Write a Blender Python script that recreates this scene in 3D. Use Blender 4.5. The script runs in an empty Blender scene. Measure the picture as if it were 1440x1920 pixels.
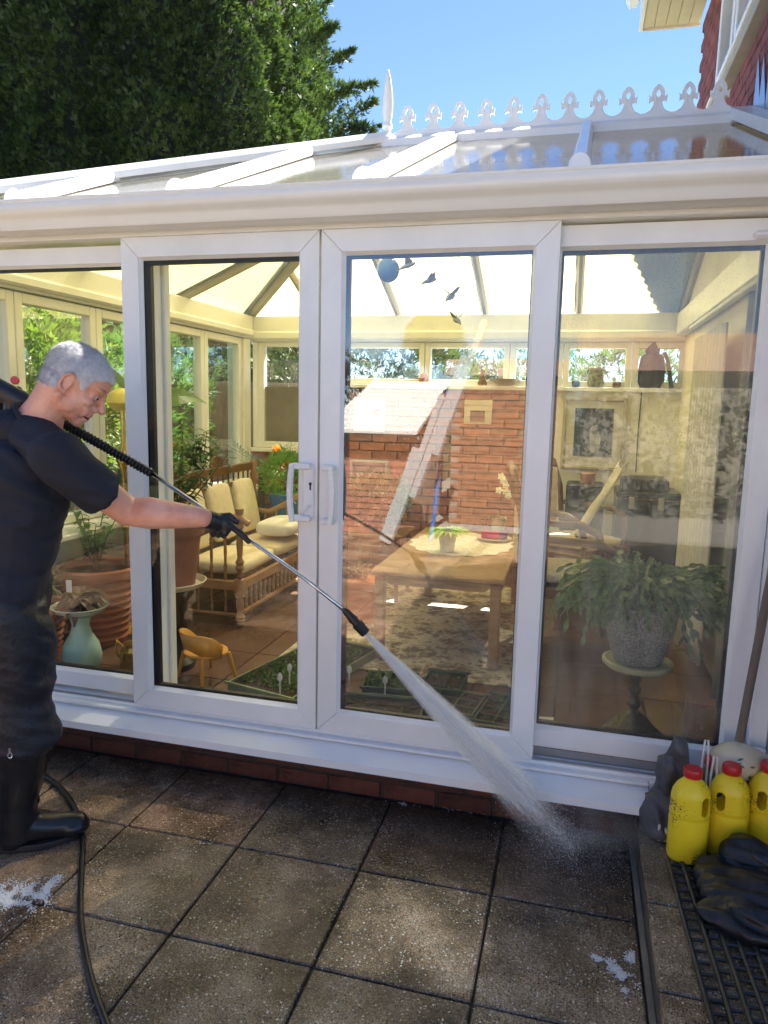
import bpy, bmesh, math, random
import numpy as np
from mathutils import Vector, Matrix, noise
random.seed(7)
S = bpy.context.scene
COL = S.collection
R = math.radians
# ------------------------------------------------------------------ camera, world, sun, exposure
CP = Vector((0.4674, -2.6106, 1.5704))
CF = Vector((-0.2504, 0.9569, -0.1471)).normalized()
CR = Vector((0.96637, 0.25624, 0.02187)); CR = (CR - CR.dot(CF) * CF).normalized()
CU = CR.cross(CF)
cd = bpy.data.cameras.new('camera'); cam = bpy.data.objects.new('camera', cd); COL.objects.link(cam)
cam.matrix_world = Matrix(((CR.x, CU.x, -CF.x, CP.x), (CR.y, CU.y, -CF.y, CP.y), (CR.z, CU.z, -CF.z, CP.z), (0, 0, 0, 1)))
cd.sensor_width = 36; cd.lens = 1366.2 / 1920 * 36; cd.clip_end = 500; cd.clip_start = 0.05
S.camera = cam
def px_of(P):
    q = Vector(P) - CP; z = q.dot(CF); return 720 + 1366.2 * q.dot(CR) / z, 960 - 1366.2 * q.dot(CU) / z
SUN_AZ, SUN_EL = R(20), R(51)          # clockwise from +Y
w = bpy.data.worlds.new('World'); S.world = w; w.use_nodes = True
nt = w.node_tree; nt.nodes.clear()
sky = nt.nodes.new('ShaderNodeTexSky'); sky.sky_type = 'NISHITA'; sky.sun_disc = False
sky.sun_elevation = SUN_EL; sky.sun_rotation = SUN_AZ; sky.air_density = 0.8; sky.dust_density = 0.0; sky.ozone_density = 3.0; sky.altitude = 3000
bg = nt.nodes.new('ShaderNodeBackground'); bg.inputs[1].default_value = 0.05
wo = nt.nodes.new('ShaderNodeOutputWorld'); nt.links.new(sky.outputs[0], bg.inputs[0]); nt.links.new(bg.outputs[0], wo.inputs[0])
sd = bpy.data.lights.new('sun', 'SUN'); sun = bpy.data.objects.new('sun', sd); COL.objects.link(sun)
sd.energy = 5.0; sd.angle = R(0.5); sd.color = (1.0, 0.94, 0.84)
to_sun = Vector((math.sin(SUN_AZ) * math.cos(SUN_EL), math.cos(SUN_AZ) * math.cos(SUN_EL), math.sin(SUN_EL)))
sun.rotation_euler = to_sun.to_track_quat('Z', 'Y').to_euler()
S.view_settings.view_transform = 'Standard'; S.view_settings.look = 'None'; S.view_settings.gamma = 1
S.view_settings.exposure = 2.72
S.cycles.max_bounces = 10; S.cycles.transparent_max_bounces = 24; S.cycles.sample_clamp_indirect = 6
S.cycles.volume_bounces = 12; S.cycles.volume_step_rate = 1.0

def at(u, v, X=None, Y=None, Z=None):
    """world point seen at photo pixel (1440x1920) on the plane X=, Y= or Z="""
    d = CF + CR * ((u - 720) / 1366.2) - CU * ((v - 960) / 1366.2)
    if X is not None: t = (X - CP.x) / d.x
    elif Y is not None: t = (Y - CP.y) / d.y
    else: t = (Z - CP.z) / d.z
    return CP + d * t

# ------------------------------------------------------------------ materials
MATS = {}
def M(name, col, rough=0.5, metal=0.0, var=0.15, scale=6.0, bump=0.0, bscale=60.0, col2=None, spec=0.5, trans=0.0, coat=0.0, perobj=0.0, detail=4, stretch=None):
    if name in MATS: return MATS[name]
    m = bpy.data.materials.new(name); m.use_nodes = True; n = m.node_tree.nodes; l = m.node_tree.links
    b = n['Principled BSDF']; b.inputs['Roughness'].default_value = rough; b.inputs['Metallic'].default_value = metal
    b.inputs['Specular IOR Level'].default_value = spec
    if coat: b.inputs['Coat Weight'].default_value = coat; b.inputs['Coat Roughness'].default_value = 0.08
    if trans: b.inputs['Transmission Weight'].default_value = trans
    tc = n.new('ShaderNodeTexCoord'); src = tc.outputs['Object']
    if stretch:
        mp = n.new('ShaderNodeMapping'); mp.inputs['Scale'].default_value = stretch; l.new(src, mp.inputs[0]); src = mp.outputs[0]
    ns = n.new('ShaderNodeTexNoise'); ns.inputs['Scale'].default_value = scale; ns.inputs['Detail'].default_value = detail; ns.inputs['Roughness'].default_value = 0.6
    l.new(src, ns.inputs['Vector'])
    cr = n.new('ShaderNodeValToRGB'); c1 = [c * (1 - var) for c in col[:3]]; c2 = list(col2[:3]) if col2 else [min(1, c * (1 + var)) for c in col[:3]]
    cr.color_ramp.elements[0].color = (*c1, 1); cr.color_ramp.elements[1].color = (*c2, 1)
    cr.color_ramp.elements[0].position = 0.3; cr.color_ramp.elements[1].position = 0.7
    l.new(ns.outputs[0], cr.inputs[0]); last = cr.outputs[0]
    if perobj:
        oi = n.new('ShaderNodeObjectInfo'); mr = n.new('ShaderNodeMapRange'); mr.inputs[3].default_value = 1 - perobj; mr.inputs[4].default_value = 1 + perobj
        l.new(oi.outputs['Random'], mr.inputs[0])
        vm = n.new('ShaderNodeVectorMath'); vm.operation = 'SCALE'; l.new(last, vm.inputs[0]); l.new(mr.outputs[0], vm.inputs['Scale']); last = vm.outputs[0]
    l.new(last, b.inputs['Base Color'])
    if bump:
        n2 = n.new('ShaderNodeTexNoise'); n2.inputs['Scale'].default_value = bscale; n2.inputs['Detail'].default_value = 5
        l.new(src, n2.inputs['Vector']); bp = n.new('ShaderNodeBump'); bp.inputs['Strength'].default_value = bump; bp.inputs['Distance'].default_value = 0.01
        l.new(n2.outputs[0], bp.inputs['Height']); l.new(bp.outputs[0], b.inputs['Normal'])
    MATS[name] = m; return m

def LM(name, col, rough=0.5, tl=.28, **k):
    """leaf material: as M, with light passing through the leaf"""
    if name in MATS: return MATS[name]
    m = M(name, col, rough, **k); n = m.node_tree.nodes; l = m.node_tree.links; b = n['Principled BSDF']; out = n['Material Output']
    src = b.inputs['Base Color'].links[0].from_socket; sc = n.new('ShaderNodeVectorMath'); sc.operation = 'MULTIPLY'; sc.inputs[1].default_value = (1.9, 2.1, 1.2); l.new(src, sc.inputs[0])
    t = n.new('ShaderNodeBsdfTranslucent'); l.new(sc.outputs[0], t.inputs[0]); x = n.new('ShaderNodeMixShader'); x.inputs[0].default_value = tl
    l.new(b.outputs[0], x.inputs[1]); l.new(t.outputs[0], x.inputs[2]); l.new(x.outputs[0], out.inputs[0]); return m

def nodes_of(name):
    m = bpy.data.materials.new(name); m.use_nodes = True; MATS[name] = m
    return m, m.node_tree.nodes, m.node_tree.links, m.node_tree.nodes['Principled BSDF']

def glass_material(name, film=0.03, wet=0.3, tint=(0.975, 0.985, 0.975), refl=1.0):
    """thin pane: clear with fresnel reflection, a film of fine droplets and runs"""
    m, n, l, b = nodes_of(name); n.remove(b); out = n['Material Output']
    tc = n.new('ShaderNodeTexCoord')
    mp = n.new('ShaderNodeMapping'); mp.inputs['Scale'].default_value = (1, 1, 0.22); l.new(tc.outputs['Object'], mp.inputs[0])
    n1 = n.new('ShaderNodeTexNoise'); n1.inputs['Scale'].default_value = 14; n1.inputs['Detail'].default_value = 6; l.new(mp.outputs[0], n1.inputs['Vector'])
    n2 = n.new('ShaderNodeTexNoise'); n2.inputs['Scale'].default_value = 2.2; n2.inputs['Detail'].default_value = 3; l.new(tc.outputs['Object'], n2.inputs['Vector'])
    vo = n.new('ShaderNodeTexVoronoi'); vo.inputs['Scale'].default_value = 95; l.new(tc.outputs['Object'], vo.inputs['Vector'])
    dr = n.new('ShaderNodeMapRange'); dr.inputs[1].default_value = 0.12; dr.inputs[2].default_value = 0.22; dr.inputs[3].default_value = 1; dr.inputs[4].default_value = 0; l.new(vo.outputs['Distance'], dr.inputs[0])
    big = n.new('ShaderNodeMapRange'); big.inputs[1].default_value = 0.46; big.inputs[2].default_value = 0.66; l.new(n2.outputs[0], big.inputs[0])
    dm = n.new('ShaderNodeMath'); dm.operation = 'MULTIPLY'; l.new(dr.outputs[0], dm.inputs[0]); l.new(big.outputs[0], dm.inputs[1])
    bp = n.new('ShaderNodeBump'); bp.inputs['Strength'].default_value = wet; bp.inputs['Distance'].default_value = 0.002
    hs = n.new('ShaderNodeMath'); hs.operation = 'ADD'; l.new(n1.outputs[0], hs.inputs[0]); l.new(dm.outputs[0], hs.inputs[1]); l.new(hs.outputs[0], bp.inputs['Height'])
    tr = n.new('ShaderNodeBsdfTransparent'); tr.inputs[0].default_value = (*tint, 1)
    gl = n.new('ShaderNodeBsdfGlossy'); gl.inputs['Roughness'].default_value = 0.0; gl.inputs[0].default_value = (1, 1, 1, 1); l.new(bp.outputs[0], gl.inputs['Normal'])
    fr = n.new('ShaderNodeFresnel'); fr.inputs[0].default_value = 1.5
    fm = n.new('ShaderNodeMath'); fm.operation = 'MULTIPLY'; fm.use_clamp = True; fm.inputs[1].default_value = refl * 1.9; l.new(fr.outputs[0], fm.inputs[0])
    ge = n.new('ShaderNodeNewGeometry'); nb_ = n.new('ShaderNodeMath'); nb_.operation = 'MULTIPLY_ADD'; nb_.inputs[1].default_value = -1; nb_.inputs[2].default_value = 1; l.new(ge.outputs['Backfacing'], nb_.inputs[0])
    fb = n.new('ShaderNodeMath'); fb.operation = 'MULTIPLY'; l.new(fm.outputs[0], fb.inputs[0]); l.new(nb_.outputs[0], fb.inputs[1]); fm = fb
    mx = n.new('ShaderNodeMixShader'); l.new(fm.outputs[0], mx.inputs[0]); l.new(tr.outputs[0], mx.inputs[1]); l.new(gl.outputs[0], mx.inputs[2])
    df = n.new('ShaderNodeBsdfDiffuse'); df.inputs[0].default_value = (.8, .82, .82, 1)
    tl = n.new('ShaderNodeBsdfTranslucent'); tl.inputs[0].default_value = (.8, .82, .82, 1)
    m2 = n.new('ShaderNodeMixShader'); m2.inputs[0].default_value = .4; l.new(df.outputs[0], m2.inputs[1]); l.new(tl.outputs[0], m2.inputs[2])
    st = n.new('ShaderNodeMapRange'); st.inputs[1].default_value = 0.35; st.inputs[2].default_value = 0.75; st.inputs[3].default_value = film * .4; st.inputs[4].default_value = film * 2; l.new(n1.outputs[0], st.inputs[0])
    ad = n.new('ShaderNodeMath'); ad.operation = 'MULTIPLY_ADD'; ad.inputs[1].default_value = min(.5, film * 5); l.new(dm.outputs[0], ad.inputs[0]); l.new(st.outputs[0], ad.inputs[2])
    m3 = n.new('ShaderNodeMixShader'); l.new(ad.outputs[0], m3.inputs[0]); l.new(mx.outputs[0], m3.inputs[1]); l.new(m2.outputs[0], m3.inputs[2])
    l.new(m3.outputs[0], out.inputs[0]); return m

# ------------------------------------------------------------------ mesh helpers
class MB:
    def __init__(s): s.v = []; s.f = []
    def add(s, vs, fs):
        k = len(s.v); s.v += [tuple(v) for v in vs]; s.f += [tuple(i + k for i in f) for f in fs]; return s
    def box(s, x0, x1, y0, y1, z0, z1, mat=None):
        c = [Vector((x, y, z)) for z in (z0, z1) for y in (y0, y1) for x in (x0, x1)]
        if mat is not None: c = [mat @ p for p in c]
        return s.add(c, [(0, 2, 3, 1), (4, 5, 7, 6), (0, 1, 5, 4), (2, 6, 7, 3), (0, 4, 6, 2), (1, 3, 7, 5)])
    def cbox(s, x0, x1, y0, y1, z0, z1, c=0.004, mat=None):
        """box with chamfered edges"""
        bm = bmesh.new(); v = [bm.verts.new((x, y, z)) for z in (z0, z1) for y in (y0, y1) for x in (x0, x1)]
        for f in [(0, 2, 3, 1), (4, 5, 7, 6), (0, 1, 5, 4), (2, 6, 7, 3), (0, 4, 6, 2), (1, 3, 7, 5)]: bm.faces.new([v[i] for i in f])
        c = min(c, abs(x1 - x0) * .45, abs(y1 - y0) * .45, abs(z1 - z0) * .45)
        bmesh.ops.bevel(bm, geom=bm.edges[:], offset=c, segments=1, affect='EDGES', profile=.5)
        bm.verts.index_update(); vs = [p.co.copy() if mat is None else mat @ p.co for p in bm.verts]
        fs = [tuple(p.index for p in f.verts) for f in bm.faces]; bm.free(); return s.add(vs, fs)
    def tube(s, pts, rads, n=10, cap=True):
        pts = [Vector(p) for p in pts]
        if not hasattr(rads, '__len__'): rads = [rads] * len(pts)
        rings = []; prev = None
        for i, p in enumerate(pts):
            t = (pts[min(i + 1, len(pts) - 1)] - pts[max(i - 1, 0)]).normalized()
            if prev is None:
                a = Vector((0, 0, 1)) if abs(t.z) < .9 else Vector((1, 0, 0)); a = (a - a.dot(t) * t).normalized()
            else: a = (prev - prev.dot(t) * t).normalized()
            prev = a; b = t.cross(a)
            rings.append([p + rads[i] * (a * math.cos(2 * math.pi * k / n) + b * math.sin(2 * math.pi * k / n)) for k in range(n)])
        vs = [q for r in rings for q in r]; fs = []
        for i in range(len(pts) - 1):
            for k in range(n): fs.append((i * n + k, i * n + (k + 1) % n, (i + 1) * n + (k + 1) % n, (i + 1) * n + k))
        if cap: fs.append(tuple(range(n))[::-1]); fs.append(tuple((len(pts) - 1) * n + k for k in range(n)))
        return s.add(vs, fs)
    def lathe(s, prof, c=(0, 0, 0), n=28, wob=0.0, flute=0):
        c = Vector(c); vs = []; fs = []
        for (r, z) in prof:
            for k in range(n):
                a = 2 * math.pi * k / n; rr = r * (1 + (wob * math.cos(flute * a) if flute else 0))
                vs.append(c + Vector((rr * math.cos(a), rr * math.sin(a), z)))
        for i in range(len(prof) - 1):
            for k in range(n): fs.append((i * n + k, i * n + (k + 1) % n, (i + 1) * n + (k + 1) % n, (i + 1) * n + k))
        if prof[0][0] > 1e-4: fs.append(tuple(range(n))[::-1])
        if prof[-1][0] > 1e-4: fs.append(tuple((len(prof) - 1) * n + k for k in range(n)))
        return s.add(vs, fs)
    def prism(s, outline, origin, ax, ay, depth):
        """outline [(a,b)] in plane ax, ay; extruded by vector depth"""
        o = Vector(origin); ax = Vector(ax); ay = Vector(ay); d = Vector(depth); n = len(outline)
        vs = [o + ax * a + ay * b for a, b in outline] + [o + ax * a + ay * b + d for a, b in outline]
        fs = [tuple(range(n)), tuple(range(n, 2 * n))[::-1]] + [(i, (i + 1) % n, n + (i + 1) % n, n + i) for i in range(n)]
        return s.add(vs, fs)
    def ico(s, c, r, sub=1, sq=(1, 1, 1), jit=0.0):
        bm = bmesh.new(); bmesh.ops.create_icosphere(bm, subdivisions=sub, radius=1.0); bm.verts.index_update()
        c = Vector(c); vs = []
        for p in bm.verts:
            k = r * (1 + (random.uniform(-jit, jit) if jit else 0)); vs.append(c + Vector((p.co.x * k * sq[0], p.co.y * k * sq[1], p.co.z * k * sq[2])))
        fs = [tuple(v.index for v in f.verts) for f in bm.faces]; bm.free(); return s.add(vs, fs)
    def leaf(s, base, d, L, W, up=(0, 0, 1), droop=0.2, seg=3, fold=0.15, shape=None):
        base = Vector(base); d = Vector(d).normalized(); up = Vector(up)
        side = d.cross(up)
        if side.length < 1e-3: side = Vector((1, 0, 0))
        side.normalize(); nor = side.cross(d).normalized(); vs = []; fs = []
        for i in range(seg + 1):
            t = i / seg; wd = W * math.sin(math.pi * min(1, (t * .86 + .1))) if shape is None else shape(t)
            p = base + d * (L * t) - Vector((0, 0, 1)) * (droop * L * t * t)
            vs += [p - side * wd / 2 + nor * fold * wd, p, p + side * wd / 2 + nor * fold * wd]
        for i in range(seg):
            a = i * 3; fs += [(a, a + 1, a + 4, a + 3), (a + 1, a + 2, a + 5, a + 4)]
        return s.add(vs, fs)
    def build(s, name, mat, parent=None, smooth=None, label=None, bevel=0, sub=0, local=False):
        me = bpy.data.meshes.new(name)
        off = Vector((0, 0, 0))
        if parent is not None and not local: off = world_loc(parent)
        me.from_pydata([tuple(Vector(v) - off) for v in s.v], [], s.f); me.validate()
        bm = bmesh.new(); bm.from_mesh(me); bmesh.ops.recalc_face_normals(bm, faces=bm.faces[:]); bm.to_mesh(me); bm.free()
        if mat: me.materials.append(mat)
        o = bpy.data.objects.new(name, me); COL.objects.link(o)
        if parent is not None: o.parent = parent
        if smooth: 
            for p in me.polygons: p.use_smooth = True
            if smooth is not True:
                me.set_sharp_from_angle(angle=R(smooth))
        if bevel:
            md = o.modifiers.new('bevel', 'BEVEL'); md.width = bevel; md.segments = 2; md.limit_method = 'ANGLE'
        if sub:
            md = o.modifiers.new('sub', 'SUBSURF'); md.levels = sub; md.render_levels = sub
        if label: o['label'] = label
        return o
def world_loc(o):
    p = Vector(o.location)
    while o.parent is not None: o = o.parent; p = p + Vector(o.location)
    return p
def tag(o, label=None, cat=None, group=None, kind=None):
    if label: o['label'] = label
    if cat: o['category'] = cat
    if group: o['group'] = group
    if kind: o['kind'] = kind
    return o
def thing(name, label, cat, loc=(0, 0, 0), group=None, rz=0):
    o = bpy.data.objects.new(name, None); COL.objects.link(o); o.empty_display_size = .1
    o.location = loc; o.rotation_euler = (0, 0, rz); tag(o, label, cat, group); return o
def inst(o, parent, loc, name=None, rot=None):
    c = o.copy(); COL.objects.link(c); c.parent = parent; c.location = loc
    if rot is not None: c.rotation_euler = rot
    return c
def copy_thing(root, loc, rz=None, label=None):
    r = root.copy(); COL.objects.link(r); r.location = loc
    if rz is not None: r.rotation_euler = (0, 0, rz)
    if label: r['label'] = label
    for ch in list(root.children):
        c = ch.copy(); COL.objects.link(c); c.parent = r
        for g in list(ch.children):
            d = g.copy(); COL.objects.link(d); d.parent = c
    return r
def rnd(a, b): return random.uniform(a, b)

# ------------------------------------------------------------------ common materials
upvc = M('white_upvc', (.84, .84, .835), .25, var=.085, scale=2.2, detail=10, bump=.02, bscale=25)
upvc_in = M('cream_upvc', (.80, .79, .72), .4, var=.05, scale=4)
rubber = M('black_gasket', (.012, .012, .013), .5)
brickm = M('red_brick', (.40, .17, .12), .85, var=.35, scale=9, bump=.5, bscale=70, perobj=.25)
brickd = M('damp_shaded_brick', (.10, .030, .020), .55, var=.4, scale=9, bump=.5, bscale=70, perobj=.3)  # damp brick, with the shadow under the sill put into its colour
mortar = M('mortar', (.33, .29, .24), .9, bump=.3)
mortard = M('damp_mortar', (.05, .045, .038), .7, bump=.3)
glassL = glass_material('clear_glass', film=.003, wet=.04, refl=.55)
glassM = glass_material('wet_glass', film=.016, wet=.025, refl=1.75)
glassR = glass_material('misted_glass', film=.06, wet=.05, refl=.8)
glassB = glass_material('back_glass', film=.01, wet=.1, refl=1.1)
dark = M('dark_void', (.02, .02, .02), .9)
FLOOR = .20; BACK = 3.45; LEFTX = -2.36; EAVE = 2.33
# roof profile height on the front facet
RIDGE_Y, RIDGE_Z, RX0 = 1.75, 3.06, -.70
SL = (RIDGE_Z - EAVE) / RIDGE_Y
exec_parts = []
# ------------------------------------------------------------------ patio and ground
def slab_material():
    m, n, l, b = nodes_of('aggregate_slab')
    g = n.new('ShaderNodeNewGeometry'); P = g.outputs['Position']
    oi = n.new('ShaderNodeObjectInfo')
    def noise_(sc, det=5, rough=.6):
        t = n.new('ShaderNodeTexNoise'); t.inputs['Scale'].default_value = sc; t.inputs['Detail'].default_value = det; t.inputs['Roughness'].default_value = rough; l.new(P, t.inputs['Vector']); return t.outputs[0]
    def ramp(fac, stops):
        r = n.new('ShaderNodeValToRGB'); e = r.color_ramp.elements
        e[0].position, e[0].color = stops[0][0], (*stops[0][1], 1); e[1].position, e[1].color = stops[-1][0], (*stops[-1][1], 1)
        for p_, c_ in stops[1:-1]:
            q = e.new(p_); q.color = (*c_, 1)
        l.new(fac, r.inputs[0]); return r.outputs[0]
    def mix(f, a, c, mode='MIX'):
        x = n.new('ShaderNodeMix'); x.data_type = 'RGBA'; x.blend_type = mode
        if isinstance(f, float): x.inputs[0].default_value = f
        else: l.new(f, x.inputs[0])
        for s_, i in ((a, 6), (c, 7)):
            if isinstance(s_, tuple): x.inputs[i].default_value = (*s_, 1)
            else: l.new(s_, x.inputs[i])
        return x.outputs[2]
    def mrange(f, a, b_, c=0, d=1):
        x = n.new('ShaderNodeMapRange'); l.new(f, x.inputs[0]); x.inputs[1].default_value = a; x.inputs[2].default_value = b_; x.inputs[3].default_value = c; x.inputs[4].default_value = d; return x.outputs[0]
    def math_(op, a, c):
        x = n.new('ShaderNodeMath'); x.operation = op
        for s_, i in ((a, 0), (c, 1)):
            if isinstance(s_, (int, float)): x.inputs[i].default_value = s_
            else: l.new(s_, x.inputs[i])
        return x.outputs[0]
    base = ramp(noise_(260, 3), [(.3, (.062, .043, .031)), (.5, (.205, .155, .122)), (.7, (.43, .345, .28))])
    stain = ramp(noise_(3.2, 6, .65), [(.34, (.24, .19, .14)), (.5, (.90, .80, .66)), (.64, (1.75, 1.68, 1.50))])
    base = mix(1.0, base, stain, 'MULTIPLY')
    tint = ramp(oi.outputs['Random'], [(0, (.95, .86, .78)), (.35, (1.1, 1.05, .95)), (.7, (.9, .93, .88)), (1, (1.15, .95, .88))])
    base = mix(1.0, base, tint, 'MULTIPLY')
    # pebbles of the exposed aggregate
    for sc, thr, col1, col2, sel in ((95, .33, (.62, .56, .45), (.85, .80, .70), .72), (170, .36, (.34, .27, .19), (.52, .48, .40), .62), (130, .4, (.012, .01, .009), (.03, .024, .02), .62)):
        vo = n.new('ShaderNodeTexVoronoi'); vo.inputs['Scale'].default_value = sc; l.new(P, vo.inputs['Vector'])
        sp = n.new('ShaderNodeSeparateColor'); l.new(vo.outputs['Color'], sp.inputs[0])
        cut = math_('MULTIPLY', mrange(sp.outputs[0], sel, sel + .02), mrange(vo.outputs['Distance'], thr, thr - .1))
        cut = math_('MULTIPLY', cut, mrange(noise_(5, 3), .3, .6, .35, 1))
        base = mix(cut, base, ramp(sp.outputs[1], [(0, col1), (1, col2)]))
    # slab already washed by the jet: paler, greener grey with a hard wet edge
    vm = n.new('ShaderNodeVectorMath'); vm.operation = 'SUBTRACT'; l.new(P, vm.inputs[0]); vm.inputs[1].default_value = (.08, -.62, 0)
    sx = n.new('ShaderNodeSeparateXYZ'); l.new(vm.outputs[0], sx.inputs[0])
    ex = math_('ABSOLUTE', math_('ADD', sx.outputs[0], mrange(noise_(7), 0, 1, -.06, .06)), 0)
    ey = math_('ABSOLUTE', math_('ADD', sx.outputs[1], mrange(noise_(8), 0, 1, -.09, .09)), 0)
    wash = math_('MULTIPLY', mrange(ex, .235, .2), mrange(ey, .24, .17))
    base = mix(math_('MULTIPLY', wash, .7), base, mix(1.0, base, (2.9, 3.0, 2.9), 'MULTIPLY'))
    # darker towards the wall and the step
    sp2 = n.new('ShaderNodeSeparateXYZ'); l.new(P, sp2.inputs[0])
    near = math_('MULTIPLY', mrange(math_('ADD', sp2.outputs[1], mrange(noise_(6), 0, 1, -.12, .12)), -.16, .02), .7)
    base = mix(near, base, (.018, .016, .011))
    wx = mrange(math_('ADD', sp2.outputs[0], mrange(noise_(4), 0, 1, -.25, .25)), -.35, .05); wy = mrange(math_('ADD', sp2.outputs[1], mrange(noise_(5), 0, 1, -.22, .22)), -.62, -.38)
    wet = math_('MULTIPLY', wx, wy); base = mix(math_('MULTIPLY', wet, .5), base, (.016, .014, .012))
    l.new(base, b.inputs['Base Color'])
    rg = mrange(noise_(4.5, 5),   .35, .65, .07, .5); rg = math_('SUBTRACT', rg, math_('MULTIPLY', wet, .2)); rg = math_('MAXIMUM', rg, .05); l.new(rg, b.inputs['Roughness']); b.inputs['Specular IOR Level'].default_value = .45
    vo = n.new('ShaderNodeTexVoronoi'); vo.inputs['Scale'].default_value = 110; l.new(P, vo.inputs['Vector'])
    bp = n.new('ShaderNodeBump'); bp.inputs['Strength'].default_value = .5; bp.inputs['Distance'].default_value = .004
    l.new(math_('ADD', vo.outputs['Distance'], noise_(60)), bp.inputs['Height']); l.new(bp.outputs[0], b.inputs['Normal']); return m
slabm = slab_material()
jointm = M('wet_joint', (.035, .028, .02), .7, bump=.5, bscale=200)
soil = M('garden_ground', (.06, .075, .03), .95, scale=2, bump=.6, bscale=30)
MB().box(-60, 60, -60, 90, -.06, -.045).build('ground', soil).__setitem__('kind', 'structure')
OX, OY, T = -1.0658, -.4248, .45
patio = thing('patio', None, None, (0, 0, 0)); patio['kind'] = 'structure'
MB().box(-4.5, .737, -6.5, .05, -.044, -.012).build('paving_bed', jointm, patio)
MB().cbox(.7375, .756, -6.5, .02, -.044, -.002, .002).build('mortar_fillet', M('fillet', (.24, .215, .18), .7, var=.3, bump=.4), patio)
def slab_mesh(name, wx, wy, th=.03):
    mb = MB(); mb.cbox(-wx / 2, wx / 2, -wy / 2, wy / 2, -th, 0, .004); return mb
proto = slab_mesh('s', T - .007, T - .007).build('paving_slab', slabm, patio)
first = True
for j in range(-1, 13):
    for i in range(-7, 4):
        x = OX + (i + .5) * T; y = OY - (j + .5) * T + 0.0
        if x > .74: continue
        o = proto if first else inst(proto, patio, (0, 0, 0)); first = False
        o.location = (x, y, rnd(-.002, .002)); o.rotation_euler = (rnd(-.002, .002), rnd(-.002, .002), rnd(-.002, .002) )
# cut strip between the last full slab (x=.734) and the step
# raised step to the right
ST = .13
step = thing('raised_step', None, None, (.9, -1, 0)); step['kind'] = 'structure'
conc = M('step_concrete', (.11, .10, .085), .55, var=.3, scale=5, bump=.5, bscale=120)
MB().box(.757, 2.4, -5.5, .02, -.04, ST - .036).build('step_riser', conc, step)
for k, (y0, y1) in enumerate([(.018, -.50), (-.506, -.845), (-.851, -1.19), (-1.196, -1.535), (-1.541, -2.1), (-2.106, -2.7)]):
    MB().cbox(.748, .90, y1, y0, ST - .034, ST, .005).build('edging_slab', slabm, step)
MB().box(.904, 2.4, -5.5, .018, ST - .034, ST - .002).build('landing', slabm, step)

# ------------------------------------------------------------------ conservatory
cons = thing('conservatory', 'white upvc conservatory with sliding glass doors and a crested glazed roof above the patio', 'conservatory', (-.5, .0, 0))
def member(mb, axis, a0, a1, lo, hi, inner_hi, y0, y1, m=.0):
    """mitred frame member. axis 'x': runs along X from a0..a1 between z lo..hi; inner_hi True if glass is at hi side"""
    g = .0006; wd = hi - lo
    if axis == 'x':
        out = [(a0 + g, lo), (a1 - g, lo), (a1 - wd - g, hi), (a0 + wd + g, hi)] if inner_hi else [(a0 + wd + g, lo), (a1 - wd - g, lo), (a1 - g, hi), (a0 + g, hi)]
    else:
        out = [(lo, a0 + g), (lo, a1 - g), (hi, a1 - wd - g), (hi, a0 + wd + g)] if inner_hi else [(lo, a0 + wd + g), (lo, a1 - wd - g), (hi, a1 - g), (hi, a0 + g)]
    mb.prism(out, (0, y0, 0), (1, 0, 0), (0, 0, 1), (0, y1 - y0, 0)); return mb
def sash(x0, x1, z0, z1, fw, fy, glass_mat, name, label=None, depth=.052, fwb=None, gaskw=(.018, .004, .008, .012)):
    s = thing(name, None, None, (0, 0, 0)); s.parent = cons; s.location = Vector((x0, fy, z0)) - world_loc(cons)
    if label: s['label'] = label
    for nm, ax, a0, a1, lo, hi, ih in (('bottom_rail', 'x', x0, x1, z0, z0 + fw, True), ('top_rail', 'x', x0, x1, z1 - fw, z1, False), ('stile', 'z', z0, z1, x0, x0 + fw, True), ('stile', 'z', z0, z1, x1 - fw, x1, False)):
        member(MB(), ax, a0, a1, lo, hi, ih, fy, fy + depth).build(nm, upvc, s, bevel=.003)
    # sloping glazing bead
    ix0, ix1, iz0, iz1 = x0 + fw, x1 - fw, z0 + fw, z1 - fw; gy = fy + .022; bd = .010
    mb = MB()
    mb.add([(ix0, fy + .004, iz0), (ix1, fy + .004, iz0), (ix1, fy + .004, iz1), (ix0, fy + .004, iz1), (ix0 + bd, gy, iz0 + bd), (ix1 - bd, gy, iz0 + bd), (ix1 - bd, gy, iz1 - bd), (ix0 + bd, gy, iz1 - bd)],
           [(0, 1, 5, 4), (1, 2, 6, 5), (2, 3, 7, 6), (3, 0, 4, 7)])
    mb.build('glazing_bead', upvc, s)
    l_, r_, b_, t_ = gaskw; gx0, gx1, gz0, gz1 = ix0 + bd - .002, ix1 - bd + .002, iz0 + bd - .002, iz1 - bd + .002
    g = MB(); y0, y1 = gy + .006, gy + .026
    g.box(gx0, gx0 + l_, y0, y1, gz0, gz1); g.box(gx1 - r_, gx1, y0, y1, gz0, gz1); g.box(gx0 + l_, gx1 - r_, y0, y1, gz0, gz0 + b_); g.box(gx0 + l_, gx1 - r_, y0, y1, gz1 - t_, gz1)
    g.build('gasket', rubber, s)
    MB().box(gx0 - .002, gx1 + .002, gy, gy + .004, gz0 - .002, gz1 + .002).build('glass_pane', glass_mat, s)
    return s
ZB, ZT = .27, 2.19
sd1 = sash(-1.308, -.482, ZB, ZT, .076, 0.0, glassL, 'sliding_door', 'left sliding door with the lock plate and D handle', gaskw=(.03, .003, .012, .016))
sd2 = sash(-.474, .375, ZB, ZT, .080, 0.0, glassM, 'sliding_door', 'right sliding door with the plain D handle', gaskw=(.016, .006, .008, .012))
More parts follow.
